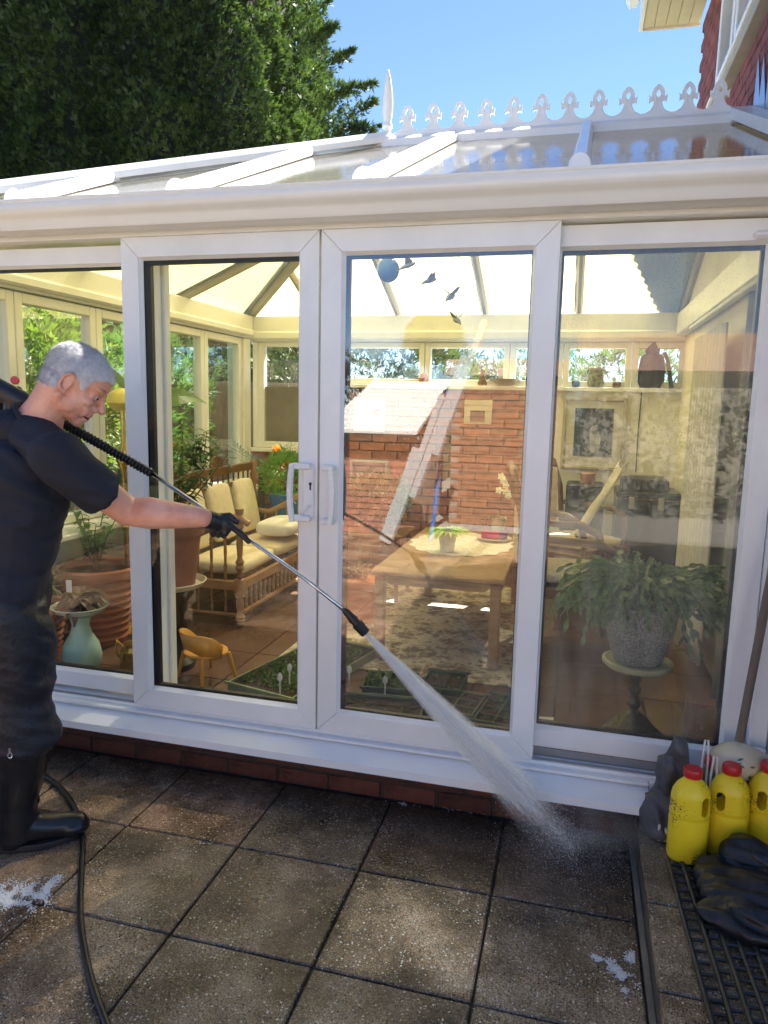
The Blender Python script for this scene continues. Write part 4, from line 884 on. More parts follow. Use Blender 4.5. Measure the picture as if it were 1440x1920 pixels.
for yy in (sy0, sy1): MB().cbox(sx0 + .03, sx1 - .03, yy - .015, yy + .015, .425, .485, .005).build('side_rail', mwood, st); MB().tube([(sx0 + .02, yy, .27), (sx1 - .02, yy, .27)], .012, 8).build('stretcher', mwood, st)
for yy in (sy0, sy1):
    MB().tube([(sx0, yy, .74), (sx0 + .13, yy, .725), (sx0 + .26, yy, .79), (sx0 + .38, yy, .87), (sx1, yy, .875), (sx1 + .06, yy, .84)], [.018, .02, .022, .024, .026, .02], 10).build('arm', mwood, st, smooth=50)
    for k in range(4):
        x = sx0 + .095 + k * .093; MB().lathe(turned(.487, .735 + max(0, k - 1) * .05, .014), (x, yy, 0), 8).build('spindle', mwood, st, smooth=50)
        MB().lathe(turned(.28, .425, .010), (x, yy, 0), 8).build('spindle', mwood, st, smooth=50)
MB().cbox(sx1 - .015, sx1 + .015, sy0 + .03, sy1 - .03, .425, .485, .005).build('front_rail', mwood, st)
MB().cbox(sx1 - .012, sx1 + .012, sy0 + .03, sy1 - .03, .27, .295, .004).build('front_rail', mwood, st)
for k in range(16): MB().lathe(turned(.296, .424, .012), (sx1, sy0 + .085 + k * .07, 0), 8).build('spindle', mwood, st, smooth=50)
MB().cbox(sx0 - .02, sx0 + .01, sy0 + .03, sy1 - .03, 1.05, 1.11, .006).build('top_rail', dwood, st); MB().cbox(sx0 - .02, sx0 + .01, sy0 + .03, sy1 - .03, .96, .985, .004).build('top_rail', dwood, st)
for k in range(14): MB().lathe(turned(.986, 1.05, .010), (sx0 - .005, sy0 + .08 + k * .08, 0), 8).build('spindle', dwood, st, smooth=50)
MB().prism([(.09 * math.cos(t), .075 * math.sin(t)) for t in [k * math.pi / 10 for k in range(11)]], (sx0 - .01, 1.95, 1.11), (0, 1, 0), (0, 0, 1), (.018, 0, 0)).build('crest', dwood, st)
def cushion(x0, x1, y0, y1, z0, z1, tilt=0, piv=None):
    mb = MB(); mb.cbox(x0, x1, y0, y1, z0, z1, min(x1 - x0, y1 - y0, z1 - z0) * .32)
    if tilt:
        pv = Vector(piv); q = Matrix.Rotation(tilt, 3, 'Y'); mb.v = [tuple(q @ (Vector(v) - pv) + pv) for v in mb.v]
    return mb
for k in range(2): y_ = sy0 + .04 + k * .575; cushion(sx0 + .05, sx1 + .0, y_, y_ + .56, .487, .60).build('seat_cushion', cream, st, smooth=True, sub=2)
for k in range(3): y_ = sy0 + .05 + k * .385; cushion(sx0 + .04, sx0 + .12, y_, y_ + .33, .60, 1.0, R(-12), (sx0 + .04, 0, .6)).build('back_cushion', cream, st, smooth=True, sub=2)
pw = tag(cushion(-1.72, -1.42, 2.05, 2.5, .61, .74).build('white_cushion', M('white_cotton', (.72, .70, .64), .9, bump=.3, bscale=20), smooth=True, sub=2), 'white loose cushion on the settle catching the sun', 'cushion')
# right hand armchair and back chair
def armchair(loc, rz, label, seatmat=cream):
    t = thing('carved_armchair', label, 'armchair', loc, rz=rz)
    for x, y, h_ in ((-.25, -.24, .40), (.25, -.24, .40), (-.22, .24, .42), (.22, .24, .42)): MB().tube([(x * 1.05, y * 1.05, 0), (x, y, .2), (x * 1.02, y, h_)], [.018, .02, .028], 8).build('leg', dwood, t, local=True, smooth=50)
    MB().cbox(-.28, .28, -.27, .27, .36, .42, .01).build('seat_frame', dwood, t, local=True)
    MB().cbox(-.25, .25, -.25, .24, .42, .50, .03).build('seat_cushion', seatmat, t, local=True, smooth=True, sub=1)
    for s_ in (-1, 1): MB().tube([(s_ * .25, .26, .68), (s_ * .29, .1, .68), (s_ * .30, -.1, .67), (s_ * .295, -.2, .62), (s_ * .27, -.22, .5), (s_ * .26, -.2, .42)], [.018, .02, .024, .026, .02, .018], 8).build('arm', dwood, t, local=True, smooth=50)
    MB().tube([(-.24, .25, .4), (-.25, .30, .8), (-.2, .34, .98), (-.08, .35, 1.04), (0, .35, 1.02), (.08, .35, 1.04), (.2, .34, .98), (.25, .30, .8), (.24, .25, .4)], [.02, .02, .024, .026, .03, .026, .024, .02, .02], 8).build('back_frame', dwood, t, local=True, smooth=50)
    MB().cbox(-.2, .2, .27, .32, .5, .95, .02).build('back_pad', seatmat, t, local=True, smooth=True, sub=1); return t
spot = M('speckled_fabric', (.50, .45, .36), .9, var=.35, scale=60, bump=.3)
armchair((.47, 1.55, F0), R(98), 'dark carved armchair with a speckled seat right of the oak table', spot)
armchair((.50, 2.55, F0), R(60), 'carved armchair with a cream shawl in front of the black cases', cream)
sh = MB(); vs = []; n1, n2 = 10, 14
for j in range(n2 + 1):
    for i in range(n1 + 1):
        u_, v_ = i / n1, j / n2; vs.append((.52 + .26 * (1 - v_) ** 1.2 + .05 * math.sin(u_ * 9 + v_ * 3) * .6, 2.44 + .18 * u_ - .04 * v_, 1.20 - .5 * v_ + .03 * math.sin(u_ * 12)))
sh.add(vs, [(j * (n1 + 1) + i, j * (n1 + 1) + i + 1, (j + 1) * (n1 + 1) + i + 1, (j + 1) * (n1 + 1) + i) for j in range(n2) for i in range(n1)])
o = sh.build('shawl', M('cream_shawl', (.62, .55, .42), .95, var=.15, scale=20), smooth=True); o.modifiers.new('s', 'SOLIDIFY').thickness = .008; tag(o, 'cream knitted shawl draped over the back armchair', 'shawl')
# black cases by the cream wall
bk = M('black_case', (.022, .022, .027), .4, bump=.1); brs = M('old_metal', (.45, .42, .36), .35, metal=.8)
c1 = thing('black_speaker_cabinet', 'square black cabinet under the framed picture', 'cabinet', (.55, 2.95, F0))
MB().cbox(.41, .68, 2.85, 3.15, F0, 1.02, .012).build('body', bk, c1); MB().cbox(.43, .66, 2.84, 2.849, F0 + .4, 1.0, .003).build('grille', M('grille_cloth', (.03, .03, .033), .9), c1)
small('terracotta_jar', 'small pink terracotta jar on the square black cabinet', 'jar', MB().lathe([(.05, 0), (.055, .06), (.06, .075), (.05, .075), (0, .07)], (.56, 2.95, 1.0215), 16), M('pink_clay', (.42, .20, .15), .8), smooth=40)
c2 = thing('black_chest', 'big black chest with two metal clasps against the cream wall', 'chest', (.98, 2.95, F0))
MB().cbox(.77, 1.20, 2.86, 3.3, F0, .93, .012).build('body', bk, c2); MB().cbox(.765, 1.205, 2.85, 3.31, .935, .985, .012).build('lid', bk, c2)
MB().cbox(.765, 1.205, 2.848, 3.31, .9305, .9345, .001).build('edge_strip', M('copper_strip', (.35, .14, .09), .4, metal=.5), c2)
for x in (.87, 1.07): MB().cbox(x - .022, x + .022, 2.835, 2.849, .86, .95, .008).build('clasp', brs, c2)
c3 = thing('black_toolbox', 'low black case lying on top of the big chest', 'case', (.97, 3.0, .986)); MB().cbox(.80, 1.12, 2.9, 3.2, .987, 1.07, .012).build('body', bk, c3); MB().tube([(.84, 2.90, 1.07), (.84, 2.90, 1.10), (1.08, 2.90, 1.10), (1.08, 2.90, 1.07)], .006, 6).build('handle', brs, c3)
small('cable', 'thin dark cable running down the cream wall beside the picture', 'cable', MB().tube([(.93, BACK - .006, 1.70), (.925, BACK - .006, 1.4), (.93, BACK - .006, 1.08)], .004, 6), rubber)
# ---- christmas cactus on iron stand
stnd = thing('iron_plant_stand', 'ornate cast iron pedestal stand with a pale round top', 'plant stand', (.765, .50, F0))
irn = M('cast_iron', (.10, .09, .06), .5, metal=.7, var=.4, scale=50, bump=.6, bscale=80)
MB().lathe([(.120, 0), (.125, .012), (.10, .03), (.075, .055), (.05, .085), (.022, .10), (.016, .115), (.026, .13), (.030, .145), (.018, .16), (.015, .18), (.022, .195), (.024, .205), (.013, .22), (.018, .235), (.028, .285), (.03, .297)], (.765, .50, F0), 24, wob=.08, flute=8).build('pedestal', irn, stnd, smooth=50)
MB().lathe([(.03, 0), (.13, .006), (.142, .018), (.142, .032), (.13, .036), (.12, .03), (0, .028)], (.765, .50, F0 + .2975), 30).build('top', M('pale_green_top', (.40, .40, .26), .5, var=.2), stnd, smooth=40)
cac = thing('christmas_cactus', 'big arching christmas cactus in a speckled grey pot', 'potted plant', (.765, .50, F0 + .335))
PZ = F0 + .33
MB().lathe([(.095, 0), (.115, .05), (.14, .15), (.152, .22), (.158, .25), (.15, .252), (.14, .23), (0, .225)], (.765, .50, PZ), 30).build('pot', M('speckled_pot', (.24, .245, .265), .5, var=.65, scale=150, detail=1, bump=.2), cac, smooth=40)
m_ = MB(); cc = Vector((.765, .50, PZ + .24))
for k in range(420):
    a = rnd(0, 2 * math.pi); out = Vector((math.cos(a), math.sin(a) * .85, 0)); p = cc + out * rnd(0, .13); reach = rnd(.08, .30); rise = rnd(.05, .24); nseg = random.randint(4, 9)
    t_ = 0; el = math.atan2(rise * 3, reach)
    for s_ in range(nseg):
        L = rnd(.038, .055); dr = (out * math.cos(el) + Vector((0, 0, 1)) * math.sin(el)); dr = (dr + Vector((rnd(-.35, .35), rnd(-.35, .35), rnd(-.2, .2)))).normalized()
        if p.z + dr.z * L < FLOOR + .36 : break
        if abs(p.x - .765) < .13 and p.y < .48 and p.z < PZ + rnd(.17, .24): break
        if p.y < .22: dr.y = abs(dr.y)
        if p.x > 1.06: dr.x = -abs(dr.x)
        W_ = rnd(.019, .029); m_.leaf(p, dr, L, W_, droop=0, seg=4, fold=rnd(.05, .22), up=(rnd(-.7, .7), rnd(-1, .2), .6), shape=lambda t: W_ * max(.22, math.sin(math.pi * (t * .9 + .05)) ** .7)); p = p + dr * L * .93; el -= rnd(.16, .42); el = max(el, -1.5)
        if (p - cc).to_2d().length > .33: el = -1.45
m_.build('foliage', LM('cactus_green', (.055, .11, .045), .38, var=.4, scale=38, col2=(.20, .28, .14)), cac)
# toy chair
tc_ = thing('small_yellow_chair', 'small yellow bentwood chair on the floor behind the left door', 'chair', (-1.25, .52, F0))
yel = M('yellow_ply', (.62, .30, .06), .4, var=.12, scale=5)
vs = []; n1 = 14
for i in range(n1 + 1):
    a = math.pi * (-.06 + 1.12 * i / n1); s_ = math.sin(math.pi * i / n1)
    x, y = -.115 * math.cos(a), -.10 * math.sin(a)
    vs += [(x, y, .135 + .045 * s_ ** 3), (x * 1.08, y * 1.1 - .015 * s_, .275 - .07 * (1 - s_) ** 2.5)]
mb = MB(); mb.add(vs, [(2 * i, 2 * i + 2, 2 * i + 3, 2 * i + 1) for i in range(n1)]); o = mb.build('backrest', yel, tc_, local=True, smooth=True); o.modifiers.new('s', 'SOLIDIFY').thickness = .008
MB().prism([(.115 * math.cos(t), .11 * math.sin(t)) for t in [k * math.pi / 10 for k in range(20)]], (0, 0, .145), (1, 0, 0), (0, 1, 0), (0, 0, .014)).build('seat', yel, tc_, local=True, bevel=.004)
for x, y in ((-.08, -.07), (.08, -.07), (-.08, .08), (.08, .08)): MB().tube([(x * 1.35, y * 1.3, 0), (x, y, .145)], [.008, .013], 8).build('leg', yel, tc_, local=True, smooth=50)
tc_.rotation_euler = (0, 0, R(-28)); tc_.scale = (1.0, 1.0, .92)
# big pot on black stand behind the left door
ps = thing('black_plant_stand', 'black column stand under the large plain terracotta pot', 'plant stand', (-1.50, .62, F0)); MB().lathe([(.12, 0), (.125, .03), (.095, .06), (.085, .33), (.11, .39), (.13, .415)], (-1.50, .62, F0), 24).build('column', M('gloss_black', (.012, .012, .013), .3), ps, smooth=40)
sc_ = thing('saucer', 'wide pale saucer on the black column stand', 'saucer', (-1.5, .62, F0 + .416)); MB().lathe([(.12, 0), (.165, .012), (.185, .04), (.178, .042), (.155, .018), (0, .012)], (-1.50, .62, F0 + .416), 30).build('dish', M('saucer_glaze', (.5, .46, .38), .35), sc_, smooth=40)
bpz = F0 + .43
bpt = thing('potted_shrub', 'leafy dark shrub with red buds in a large plain terracotta pot', 'potted plant', (-1.5, .62, bpz))
MB().lathe([(.125, 0), (.16, .27), (.178, .272), (.18, .32), (.165, .322), (.155, .29), (0, .285)], (-1.50, .62, bpz), 30).build('pot', terra2, bpt, smooth=40)
def shrub_leaves(base, hgt, spread, nst, parent, lm, seed=1, leafL=.08, leafW=.03, lname='leaves', lean=(0, 0)):
    rr = random.Random(seed); ms, ml = MB(), MB(); base = Vector(base)
    for k in range(nst):
        a = rr.uniform(0, 6.28); tip = base + Vector((math.cos(a) * spread * rr.uniform(.2, 1) + lean[0], math.sin(a) * spread * rr.uniform(.2, 1) + lean[1], hgt * rr.uniform(.5, 1)))
        mid = base.lerp(tip, .5) + Vector((rr.uniform(-.03, .03), rr.uniform(-.03, .03), hgt * .08)); ms.tube([base, mid, tip], [.006, .004, .002], 5)
        for q in range(11):
            t = .25 + .75 * q / 10; p = base.lerp(mid, t * 2) if t < .5 else mid.lerp(tip, t * 2 - 1); b_ = rr.uniform(0, 6.28)
            ml.leaf(p, (math.cos(b_), math.sin(b_), rr.uniform(-.2, .6)), leafL * rr.uniform(.6, 1.2), leafW, droop=.35)
    ms.build('stems', stemm, parent); ml.build(lname, lm, parent)
shrub_leaves((-1.5, .62, bpz + .28), .42, .28, 20, bpt, deepg, 3, lean=(.08, 0))
m_ = MB(); [m_.ico((-1.5 + rnd(-.15, .25), .6 + rnd(-.2, .1), bpz + rnd(.3, .5)), .012, 1, (1, 1, 1.5)) for _ in range(8)]; m_.build('red_buds', M('red_bud', (.45, .03, .03), .5), bpt)
# vase pedestal with begonia, ribbed pots at the left pane
vs_ = thing('mint_vase', 'pale mint green bottle shaped pedestal vase behind the far left pane', 'vase', (-1.87, .40, F0))
MB().lathe([(.055, 0), (.062, .006), (.09, .04), (.098, .09), (.085, .15), (.055, .20), (.042, .245), (.05, .285), (.075, .30), (.072, .302), (0, .30)], (-1.87, .40, F0), 30).build('body', M('mint_glaze', (.45, .66, .55), .25, var=.04), vs_, smooth=60)
gp_ = thing('glass_plate', 'shallow glass plate on top of the mint vase', 'plate', (-1.87, .40, .503)); MB().lathe([(.07, 0), (.12, .02), (.138, .045), (.134, .047), (.11, .025), (0, .006)], (-1.87, .40, .5035), 30).build('dish', M('plate_glass', (.45, .52, .46), .1, var=.05), gp_, smooth=40)
bg_ = thing('begonia', 'begonia with pink edged dark leaves in a black pot on the glass plate', 'potted plant', (-1.87, .40, .51)); MB().lathe([(.05, 0), (.07, .09), (.073, .095), (.06, .095), (0, .08)], (-1.87, .40, .511), 18).build('pot', rubber, bg_)
bl = LM('begonia_leaf', (.05, .065, .035), .45, var=.6, scale=25, col2=(.22, .12, .10)); m_ = MB()
for k in range(46): a = rnd(0, 6.28); m_.leaf((-1.87, .40, .60), (math.cos(a), math.sin(a), rnd(-.1, .8)), rnd(.08, .16), .06, droop=rnd(.3, .9))
m_.build('leaves', bl, bg_); MB().box(-1.865, -1.835, .30, .303, .64, .70).build('plant_tag', white, bg_)
def ribbed_pot(name, label, c, r, h, soil_=True):
    t = thing(name, label, 'terracotta pot', c); pr = [(r * .72, 0)]
    for k in range(8): z = h * (.05 + .75 * k / 8); rr = r * (.74 + .20 * k / 8); pr += [(rr, z), (rr + .012, z + h * .035), (rr, z + h * .07)]
    pr += [(r * .95, h * .84), (r * 1.08, h * .86), (r * 1.1, h * .97), (r * 1.05, h), (r * .98, h * .98), (r * .96, h * .9), (0, h * .9)]
    MB().lathe(pr, c, 34).build('pot', terra, t, smooth=30); MB().lathe([(0, h * .905), (r * .955, h * .905)], c, 20).build('compost', potsoil, t); return t
rp = ribbed_pot('ribbed_pot', 'large ribbed terracotta planter behind the mint vase', (-2.10, .86, F0), .205, .44)
shrub_leaves((-2.12, .88, F0 + .40), .35, .2, 10, rp, midg, 4)
rp2 = ribbed_pot('ribbed_pot', 'ribbed terracotta pot of strap leaves at the far left edge', (-2.12, .38, F0), .14, .34)
m_ = MB()
for k in range(30): a = rnd(0, 6.28); m_.leaf((-2.12, .38, F0 + .32), (math.cos(a) * .6, math.sin(a) * .6, 1), rnd(.35, .6), .03, droop=rnd(.3, .9), seg=6, shape=lambda t: .03 * (1 - t * .9))
m_.build('strap_leaves', LM('aloe_green', (.10, .15, .07), .5, var=.3), rp2)
gw = M('brass', (.62, .42, .10), .25, metal=.9, var=.2)
wc = thing('brass_watering_can', 'brass watering can on the floor right of the mint vase', 'watering can', (-1.66, .52, F0)); MB().lathe([(.06, 0), (.065, .02), (.06, .1), (.04, .12), (.042, .13), (0, .125)], (-1.66, .52, F0), 20).build('body', gw, wc, smooth=40)
MB().tube([(-1.60, .52, F0 + .04), (-1.54, .5, F0 + .1), (-1.50, .49, F0 + .17)], [.014, .010, .012], 8).build('spout', gw, wc); MB().tube([(-1.71, .52, F0 + .11), (-1.75, .52, F0 + .14), (-1.76, .52, F0 + .08), (-1.72, .52, F0 + .03)], .006, 6).build('handle', gw, wc)
# lamp standing by the left windows
lp = thing('brass_standard_lamp', 'tall brass standard lamp with a yellow glass shade by the left windows', 'lamp', (-2.04, 1.05, F0))
MB().lathe([(.12, 0), (.12, .015), (.03, .04), (.014, .08), (.014, .6), (.03, .63), (.014, .66), (.014, .95), (.03, .98), (.045, 1.02), (.03, 1.06), (.014, 1.1), (.012, 1.32)], (-2.04, 1.05, F0), 18).build('stem', gw, lp, smooth=50)
MB().lathe([(.05, 0), (.085, .04), (.075, .09), (.03, .12), (0, .125)], (-2.04, 1.05, F0 + 1.30), 20, wob=.05, flute=8).build('shade', M('yellow_glass_shade', (.62, .52, .10), .3), lp, smooth=50)
# banana plant leaves, each a part
bn = thing('banana_plant', 'banana plant with broad leaves in the left corner by the windows', 'potted plant', (-2.14, 1.35, F0)); ribb = MB().lathe([(.09, 0), (.12, .2), (.125, .22), (.11, .22), (0, .2)], (-2.14, 1.35, F0), 20).build('pot', terra2, bn, smooth=40)
MB().tube([(-2.14, 1.35, F0 + .2), (-2.13, 1.34, F0 + .9), (-2.12, 1.32, F0 + 1.35)], [.035, .028, .02], 8).build('stem', stemm, bn)
bl_ = LM('banana_leaf', (.09, .17, .05), .4, var=.25, scale=6, stretch=(1, 1, 6))
for (d_, L, W, dr) in (((-.15, -.5, 1), .5, .15, .3), ((-.2, .3, 1), .5, .15, .2), ((.1, -.2, 1), .8, .16, .25), ((.3, .8, .7), .7, .15, .5), ((-.4, -.6, .8), .5, .16, .4)):
    MB().leaf((-2.12, 1.32, F0 + 1.25), d_, L, W, droop=dr, seg=9, fold=.12, up=(.6, 0, .6)).build('leaf', bl_, bn)
# spiky palm, orange flowers, blue pot behind the settle
pm = thing('spiky_palm', 'dark arching palm behind the settle near the back corner', 'potted plant', (-2.05, 2.95, F0)); MB().lathe([(.12, 0), (.16, .3), (.165, .33), (.14, .33), (0, .31)], (-2.05, 2.95, F0), 20).build('pot', terra2, pm)
MB().tube([(-2.05, 2.95, F0 + .3), (-2.04, 2.95, F0 + .8)], .03, 8).build('stem', bark, pm); m_ = MB()
for k in range(34):
    a = rnd(0, 6.28); d_ = Vector((math.cos(a), math.sin(a), rnd(.2, 1.6))).normalized(); L = rnd(.35, .55); b_ = Vector((-2.04, 2.95, F0 + .78))
    for q in range(10):
        t = q / 9; p = b_ + d_ * (L * t) - Vector((0, 0, .25 * L * t * t)); sd_ = d_.cross(Vector((0, 0, 1))).normalized()
        for s_ in (-1, 1): m_.leaf(p, d_ * .6 + sd_ * s_ * .7, .11 * (1 - .5 * t), .012, droop=.2, seg=1)
m_.build('fronds', deepg, pm)
of = thing('orange_flowers', 'pot of orange and red flowers by the back window sill', 'potted plant', (-1.80, 3.05, F0 + .0)); MB().lathe([(.09, 0), (.12, .55), (.13, .58), (0, .56)], (-1.75, 3.05, F0), 18).build('pot', terra, of)
shrub_leaves((-1.75, 3.05, F0 + .55), .35, .16, 14, of, midg, 8); m_ = MB()
for k in range(16):
    c_ = Vector((-1.76 + rnd(-.16, .14), 3.0 + rnd(-.1, .1), F0 + rnd(.65, 1.02)))
    for q in range(5): a = q * 1.257; m_.leaf(c_, (math.cos(a), -.4, math.sin(a)), .045, .035, up=(0, 1, 0), droop=0)
m_.build('petals', LM('orange_petal', (.80, .16, .03), .5, var=.3), of)
bpot = thing('blue_pot_plant', 'bright blue pot with feathery green leaves behind the settle', 'potted plant', (-1.72, 2.75, F0)); MB().lathe([(.10, 0), (.10, .44), (.095, .46), (.13, .62), (.135, .64), (.12, .64), (0, .60)], (-1.76, 2.78, F0), 22).build('pot', M('blue_glaze', (.05, .16, .42), .25), bpot, smooth=40)
bush('foliage', '', (-1.76, 2.78, F0 + .78), .17, 500, .07, LM('fern_green', (.16, .30, .08), .5, var=.3), nl=4, parent=bpot, seed=9)
# brown side stand and orange pots left of the table
sd_t = thing('bamboo_side_table', 'brown cane side table with a bushy plant under the teal cabinet', 'side table', (-.85, 2.3, F0))
for x, y in ((-1.05, 2.15), (-.68, 2.15), (-1.05, 2.5), (-.68, 2.5)): MB().tube([(x, y, F0 + .012), (x, y, .66)], .014, 8).build('leg', mwood, sd_t)
MB().cbox(-1.09, -.64, 2.11, 2.54, .66, .685, .006).build('top', mwood, sd_t)
sp = thing('bushy_plant', 'rounded small leaved bush on the cane side table', 'potted plant', (-.87, 2.32, .686)); MB().lathe([(.08, 0), (.10, .08), (0, .08)], (-.87, 2.32, .687), 18).build('pot', M('stone_grey', (.3, .3, .3), .7), sp)
bush('foliage', '', (-.87, 2.32, .90), .19, 1100, .06, LM('olive_leaf', (.13, .17, .07), .55, var=.4, scale=12), nl=4, parent=sp, seed=10, sq=(1.1, 1, .85))
op = thing('orange_planter', 'orange clay trough left of the table under the cane stand', 'planter', (-.86, 1.75, F0)); MB().cbox(-1.02, -.70, 1.62, 1.88, F0 + .0, .42, .01).cbox(-1.05, -.67, 1.59, 1.91, .421, .48, .012).build('trough', M('bright_terracotta', (.55, .16, .07), .6, var=.15, bump=.1), op)
m_ = MB(); [m_.leaf((-.86 + rnd(-.1, .1), 1.75 + rnd(-.08, .08), .48), (rnd(-1, 1), rnd(-1, 1), 1), rnd(.1, .2), .02, droop=.5) for _ in range(50)]; m_.build('leaves', M('dry_leaf', (.16, .10, .06), .7, var=.5), op)
# seed trays and planters along the glass
gtr = M('dark_green_plastic', (.015, .06, .035), .35); 
def tray(label, x0, x1, y0, y1, z0, h, cells=None, rot=0, mat=gtr, fill=None, nm='seed_tray'):
    cx, cy = (x0 + x1) / 2, (y0 + y1) / 2; a, b_ = (x1 - x0) / 2, (y1 - y0) / 2
    t = thing(nm, label, 'planter' if nm != 'seed_tray' else 'seed tray', (cx, cy, z0), rz=rot); m_ = MB(); w_ = .008
    m_.cbox(-a, a, -b_, -b_ + w_, 0, h, .002); m_.cbox(-a, a, b_ - w_, b_, 0, h, .002); m_.cbox(-a, -a + w_, -b_ + w_, b_ - w_, 0, h, .002); m_.cbox(a - w_, a, -b_ + w_, b_ - w_, 0, h, .002); m_.box(-a + w_, a - w_, -b_ + w_, b_ - w_, 0, .006)
    m_.cbox(-a - .01, a + .01, -b_ - .01, -b_ + .001, h - .008, h + .003, .002); m_.cbox(-a - .01, a + .01, b_ - .001, b_ + .01, h - .008, h + .003, .002)
    if cells:
        for i in range(1, cells[0]): x = -a + 2 * a * i / cells[0]; m_.box(x - .003, x + .003, -b_ + w_, b_ - w_, .007, h - .002)
        for j in range(1, cells[1]): y = -b_ + 2 * b_ * j / cells[1]; m_.box(-a + w_, a - w_, y - .003, y + .003, .007, h - .003)
    m_.build('tray', mat, t, local=True); g_ = MB(); n_ = 12; vs = [(-a + w_ + (2 * a - 2 * w_) * i / n_, -b_ + w_ + (2 * b_ - 2 * w_) * j / n_, h * .72 + rnd(0, .012)) for j in range(n_ + 1) for i in range(n_ + 1)]
    g_.add(vs, [(j * (n_ + 1) + i, j * (n_ + 1) + i + 1, (j + 1) * (n_ + 1) + i + 1, (j + 1) * (n_ + 1) + i) for j in range(n_) for i in range(n_)]); g_.build('compost', potsoil, t, local=True)
    if fill:
        f_ = MB(); 
        for k in range(fill[0]): f_.leaf((rnd(-a, a) * .85, rnd(-b_, b_) * .85, h * .75), (rnd(-1, 1), rnd(-1, 1), rnd(.5, 2)), rnd(.4, 1) * fill[1], fill[1] * .28, droop=.3, seg=2)
        f_.build('seedlings', fill[2], t, local=True)
    return t
tray('long dark green trough of compost against the left of the right door', -.46, -.10, .20, .38, F0, .085, rot=R(6), fill=(30, .03, midg), nm='trough')
tray('green trough of leafy seedlings behind the long trough', -.44, -.20, .48, .68, F0, .08, rot=R(8), fill=(60, .09, midg), nm='trough')
tray('green trough beside the leafy seedlings under the table edge', -.17, .02, .55, .78, F0, .08, rot=R(0), fill=(10, .04, midg), nm='trough')
tray('green seed tray of four square cells behind the right door', -.09, .12, .36, .60, F0, .06, cells=(2, 3), rot=R(-8), mat=M('sage_plastic', (.09, .12, .09), .4), fill=(14, .03, midg))
tray('green seed tray of small cells at the right end by the door edge', .13, .30, .30, .62, F0, .06, cells=(2, 4), rot=R(-8), fill=(24, .035, lime))
tray('grey trough in front of the seed trays', -.08, .28, .19, .28, F0, .05, rot=R(-4), mat=M('grey_plastic', (.20, .22, .20), .5), nm='trough')
tray('long pale green edged bed of herbs on the floor behind the left door', -.98, -.60, .34, 1.14, F0, .05, rot=R(-14), mat=M('pale_green_edge', (.22, .28, .16), .5), fill=(900, .045, midg), nm='trough')
for i, (u, v) in enumerate(((525, 1280), (543, 1262), (722, 1285), (655, 1265))):
    q = at(u, v, Z=F0 + .10); t = thing('plant_label', ['white spoon shaped plant label at the left of the herb bed', 'white spoon shaped plant label at the right of the herb bed', 'white plant label in the leafy green trough', 'white plant label at the left edge of the green troughs'][i], 'plant label', (q.x, q.y, F0 + .04))
    MB().ico((q.x, q.y, F0 + .125), .014, 1, (1, .3, 1.7)).tube([(q.x, q.y, F0 + .035), (q.x, q.y, F0 + .105)], .004, 6).build('marker', white, t, smooth=60)
# hanging things in the right door
hb = thing('blue_glass_ball', 'blue glass ball hanging at the top of the right door', 'hanging ornament', (-.455, .9, 2.15))
q = at(728, 506, Y=.9); m, n, l, b = nodes_of('blue_glass'); b.inputs['Base Color'].default_value = (.10, .22, .62, 1); b.inputs['Roughness'].default_value = .08
MB().ico(q, .055, 3, (1, 1, 1.08)).build('ball', m, hb, smooth=True); MB().tube([q + Vector((0, 0, .055)), (q.x, q.y, 2.42)], .0018, 5).build('cord', rubber, hb)
pew = M('grey_pewter', (.30, .31, .34), .4, metal=.5)
for i, (u, v, sc) in enumerate(((765, 498, .8), (806, 526, .8), (845, 556, 1.1), (856, 600, .9))):
    q = at(u, v, Y=.85); t = thing('hanging_bird', ['small grey bird ornament hanging just right of the blue ball', 'grey bird ornament hanging tail up below the blue ball height', 'largest grey spread winged bird ornament hanging in the right door', 'lowest grey bird ornament hanging in the right door'][i], 'hanging ornament', q, rz=i * .7)
    m_ = MB(); s_ = .03 * sc; m_.tube([(-2.0 * s_, 0, -.9 * s_), (-s_, 0, -.3 * s_), (0, 0, 0), (s_, 0, .3 * s_), (1.5 * s_, 0, .5 * s_)], [.1 * s_, .35 * s_, .5 * s_, .35 * s_, .12 * s_], 8); m_.build('body', pew, t, local=True, smooth=50)
    for sg in (-1, 1): m_ = MB(); m_.prism([(-.6, 0), (.6, 0), (.9, .7), (.2, 1.9), (.0, 1.2), (-.3, 1.6), (-.5, .8)], (0, 0, .1 * s_), (s_, 0, 0), (0, s_ * sg * .8, s_ * .75), (0, 0, .003)); m_.build('wing', pew, t, local=True)
    MB().tube([(0, 0, .3 * s_), (0, 0, 2.42 - q.z)], .0012, 4).build('cord', rubber, t, local=True)
small('paper_sheet', 'white sheet of paper on the floor by the right door stile', 'paper', MB().add([(.36, .34, F0 + .004), (.43, .36, F0 + .004), (.44, .56, F0 + .006), (.37, .55, F0 + .004), (.36, .34, F0 + .002), (.43, .36, F0 + .002), (.44, .56, F0 + .002), (.37, .55, F0 + .002)], [(0, 1, 2, 3), (4, 7, 6, 5), (0, 4, 5, 1), (1, 5, 6, 2), (2, 6, 7, 3), (3, 7, 4, 0)]), M('paper', (.62, .58, .48), .8))

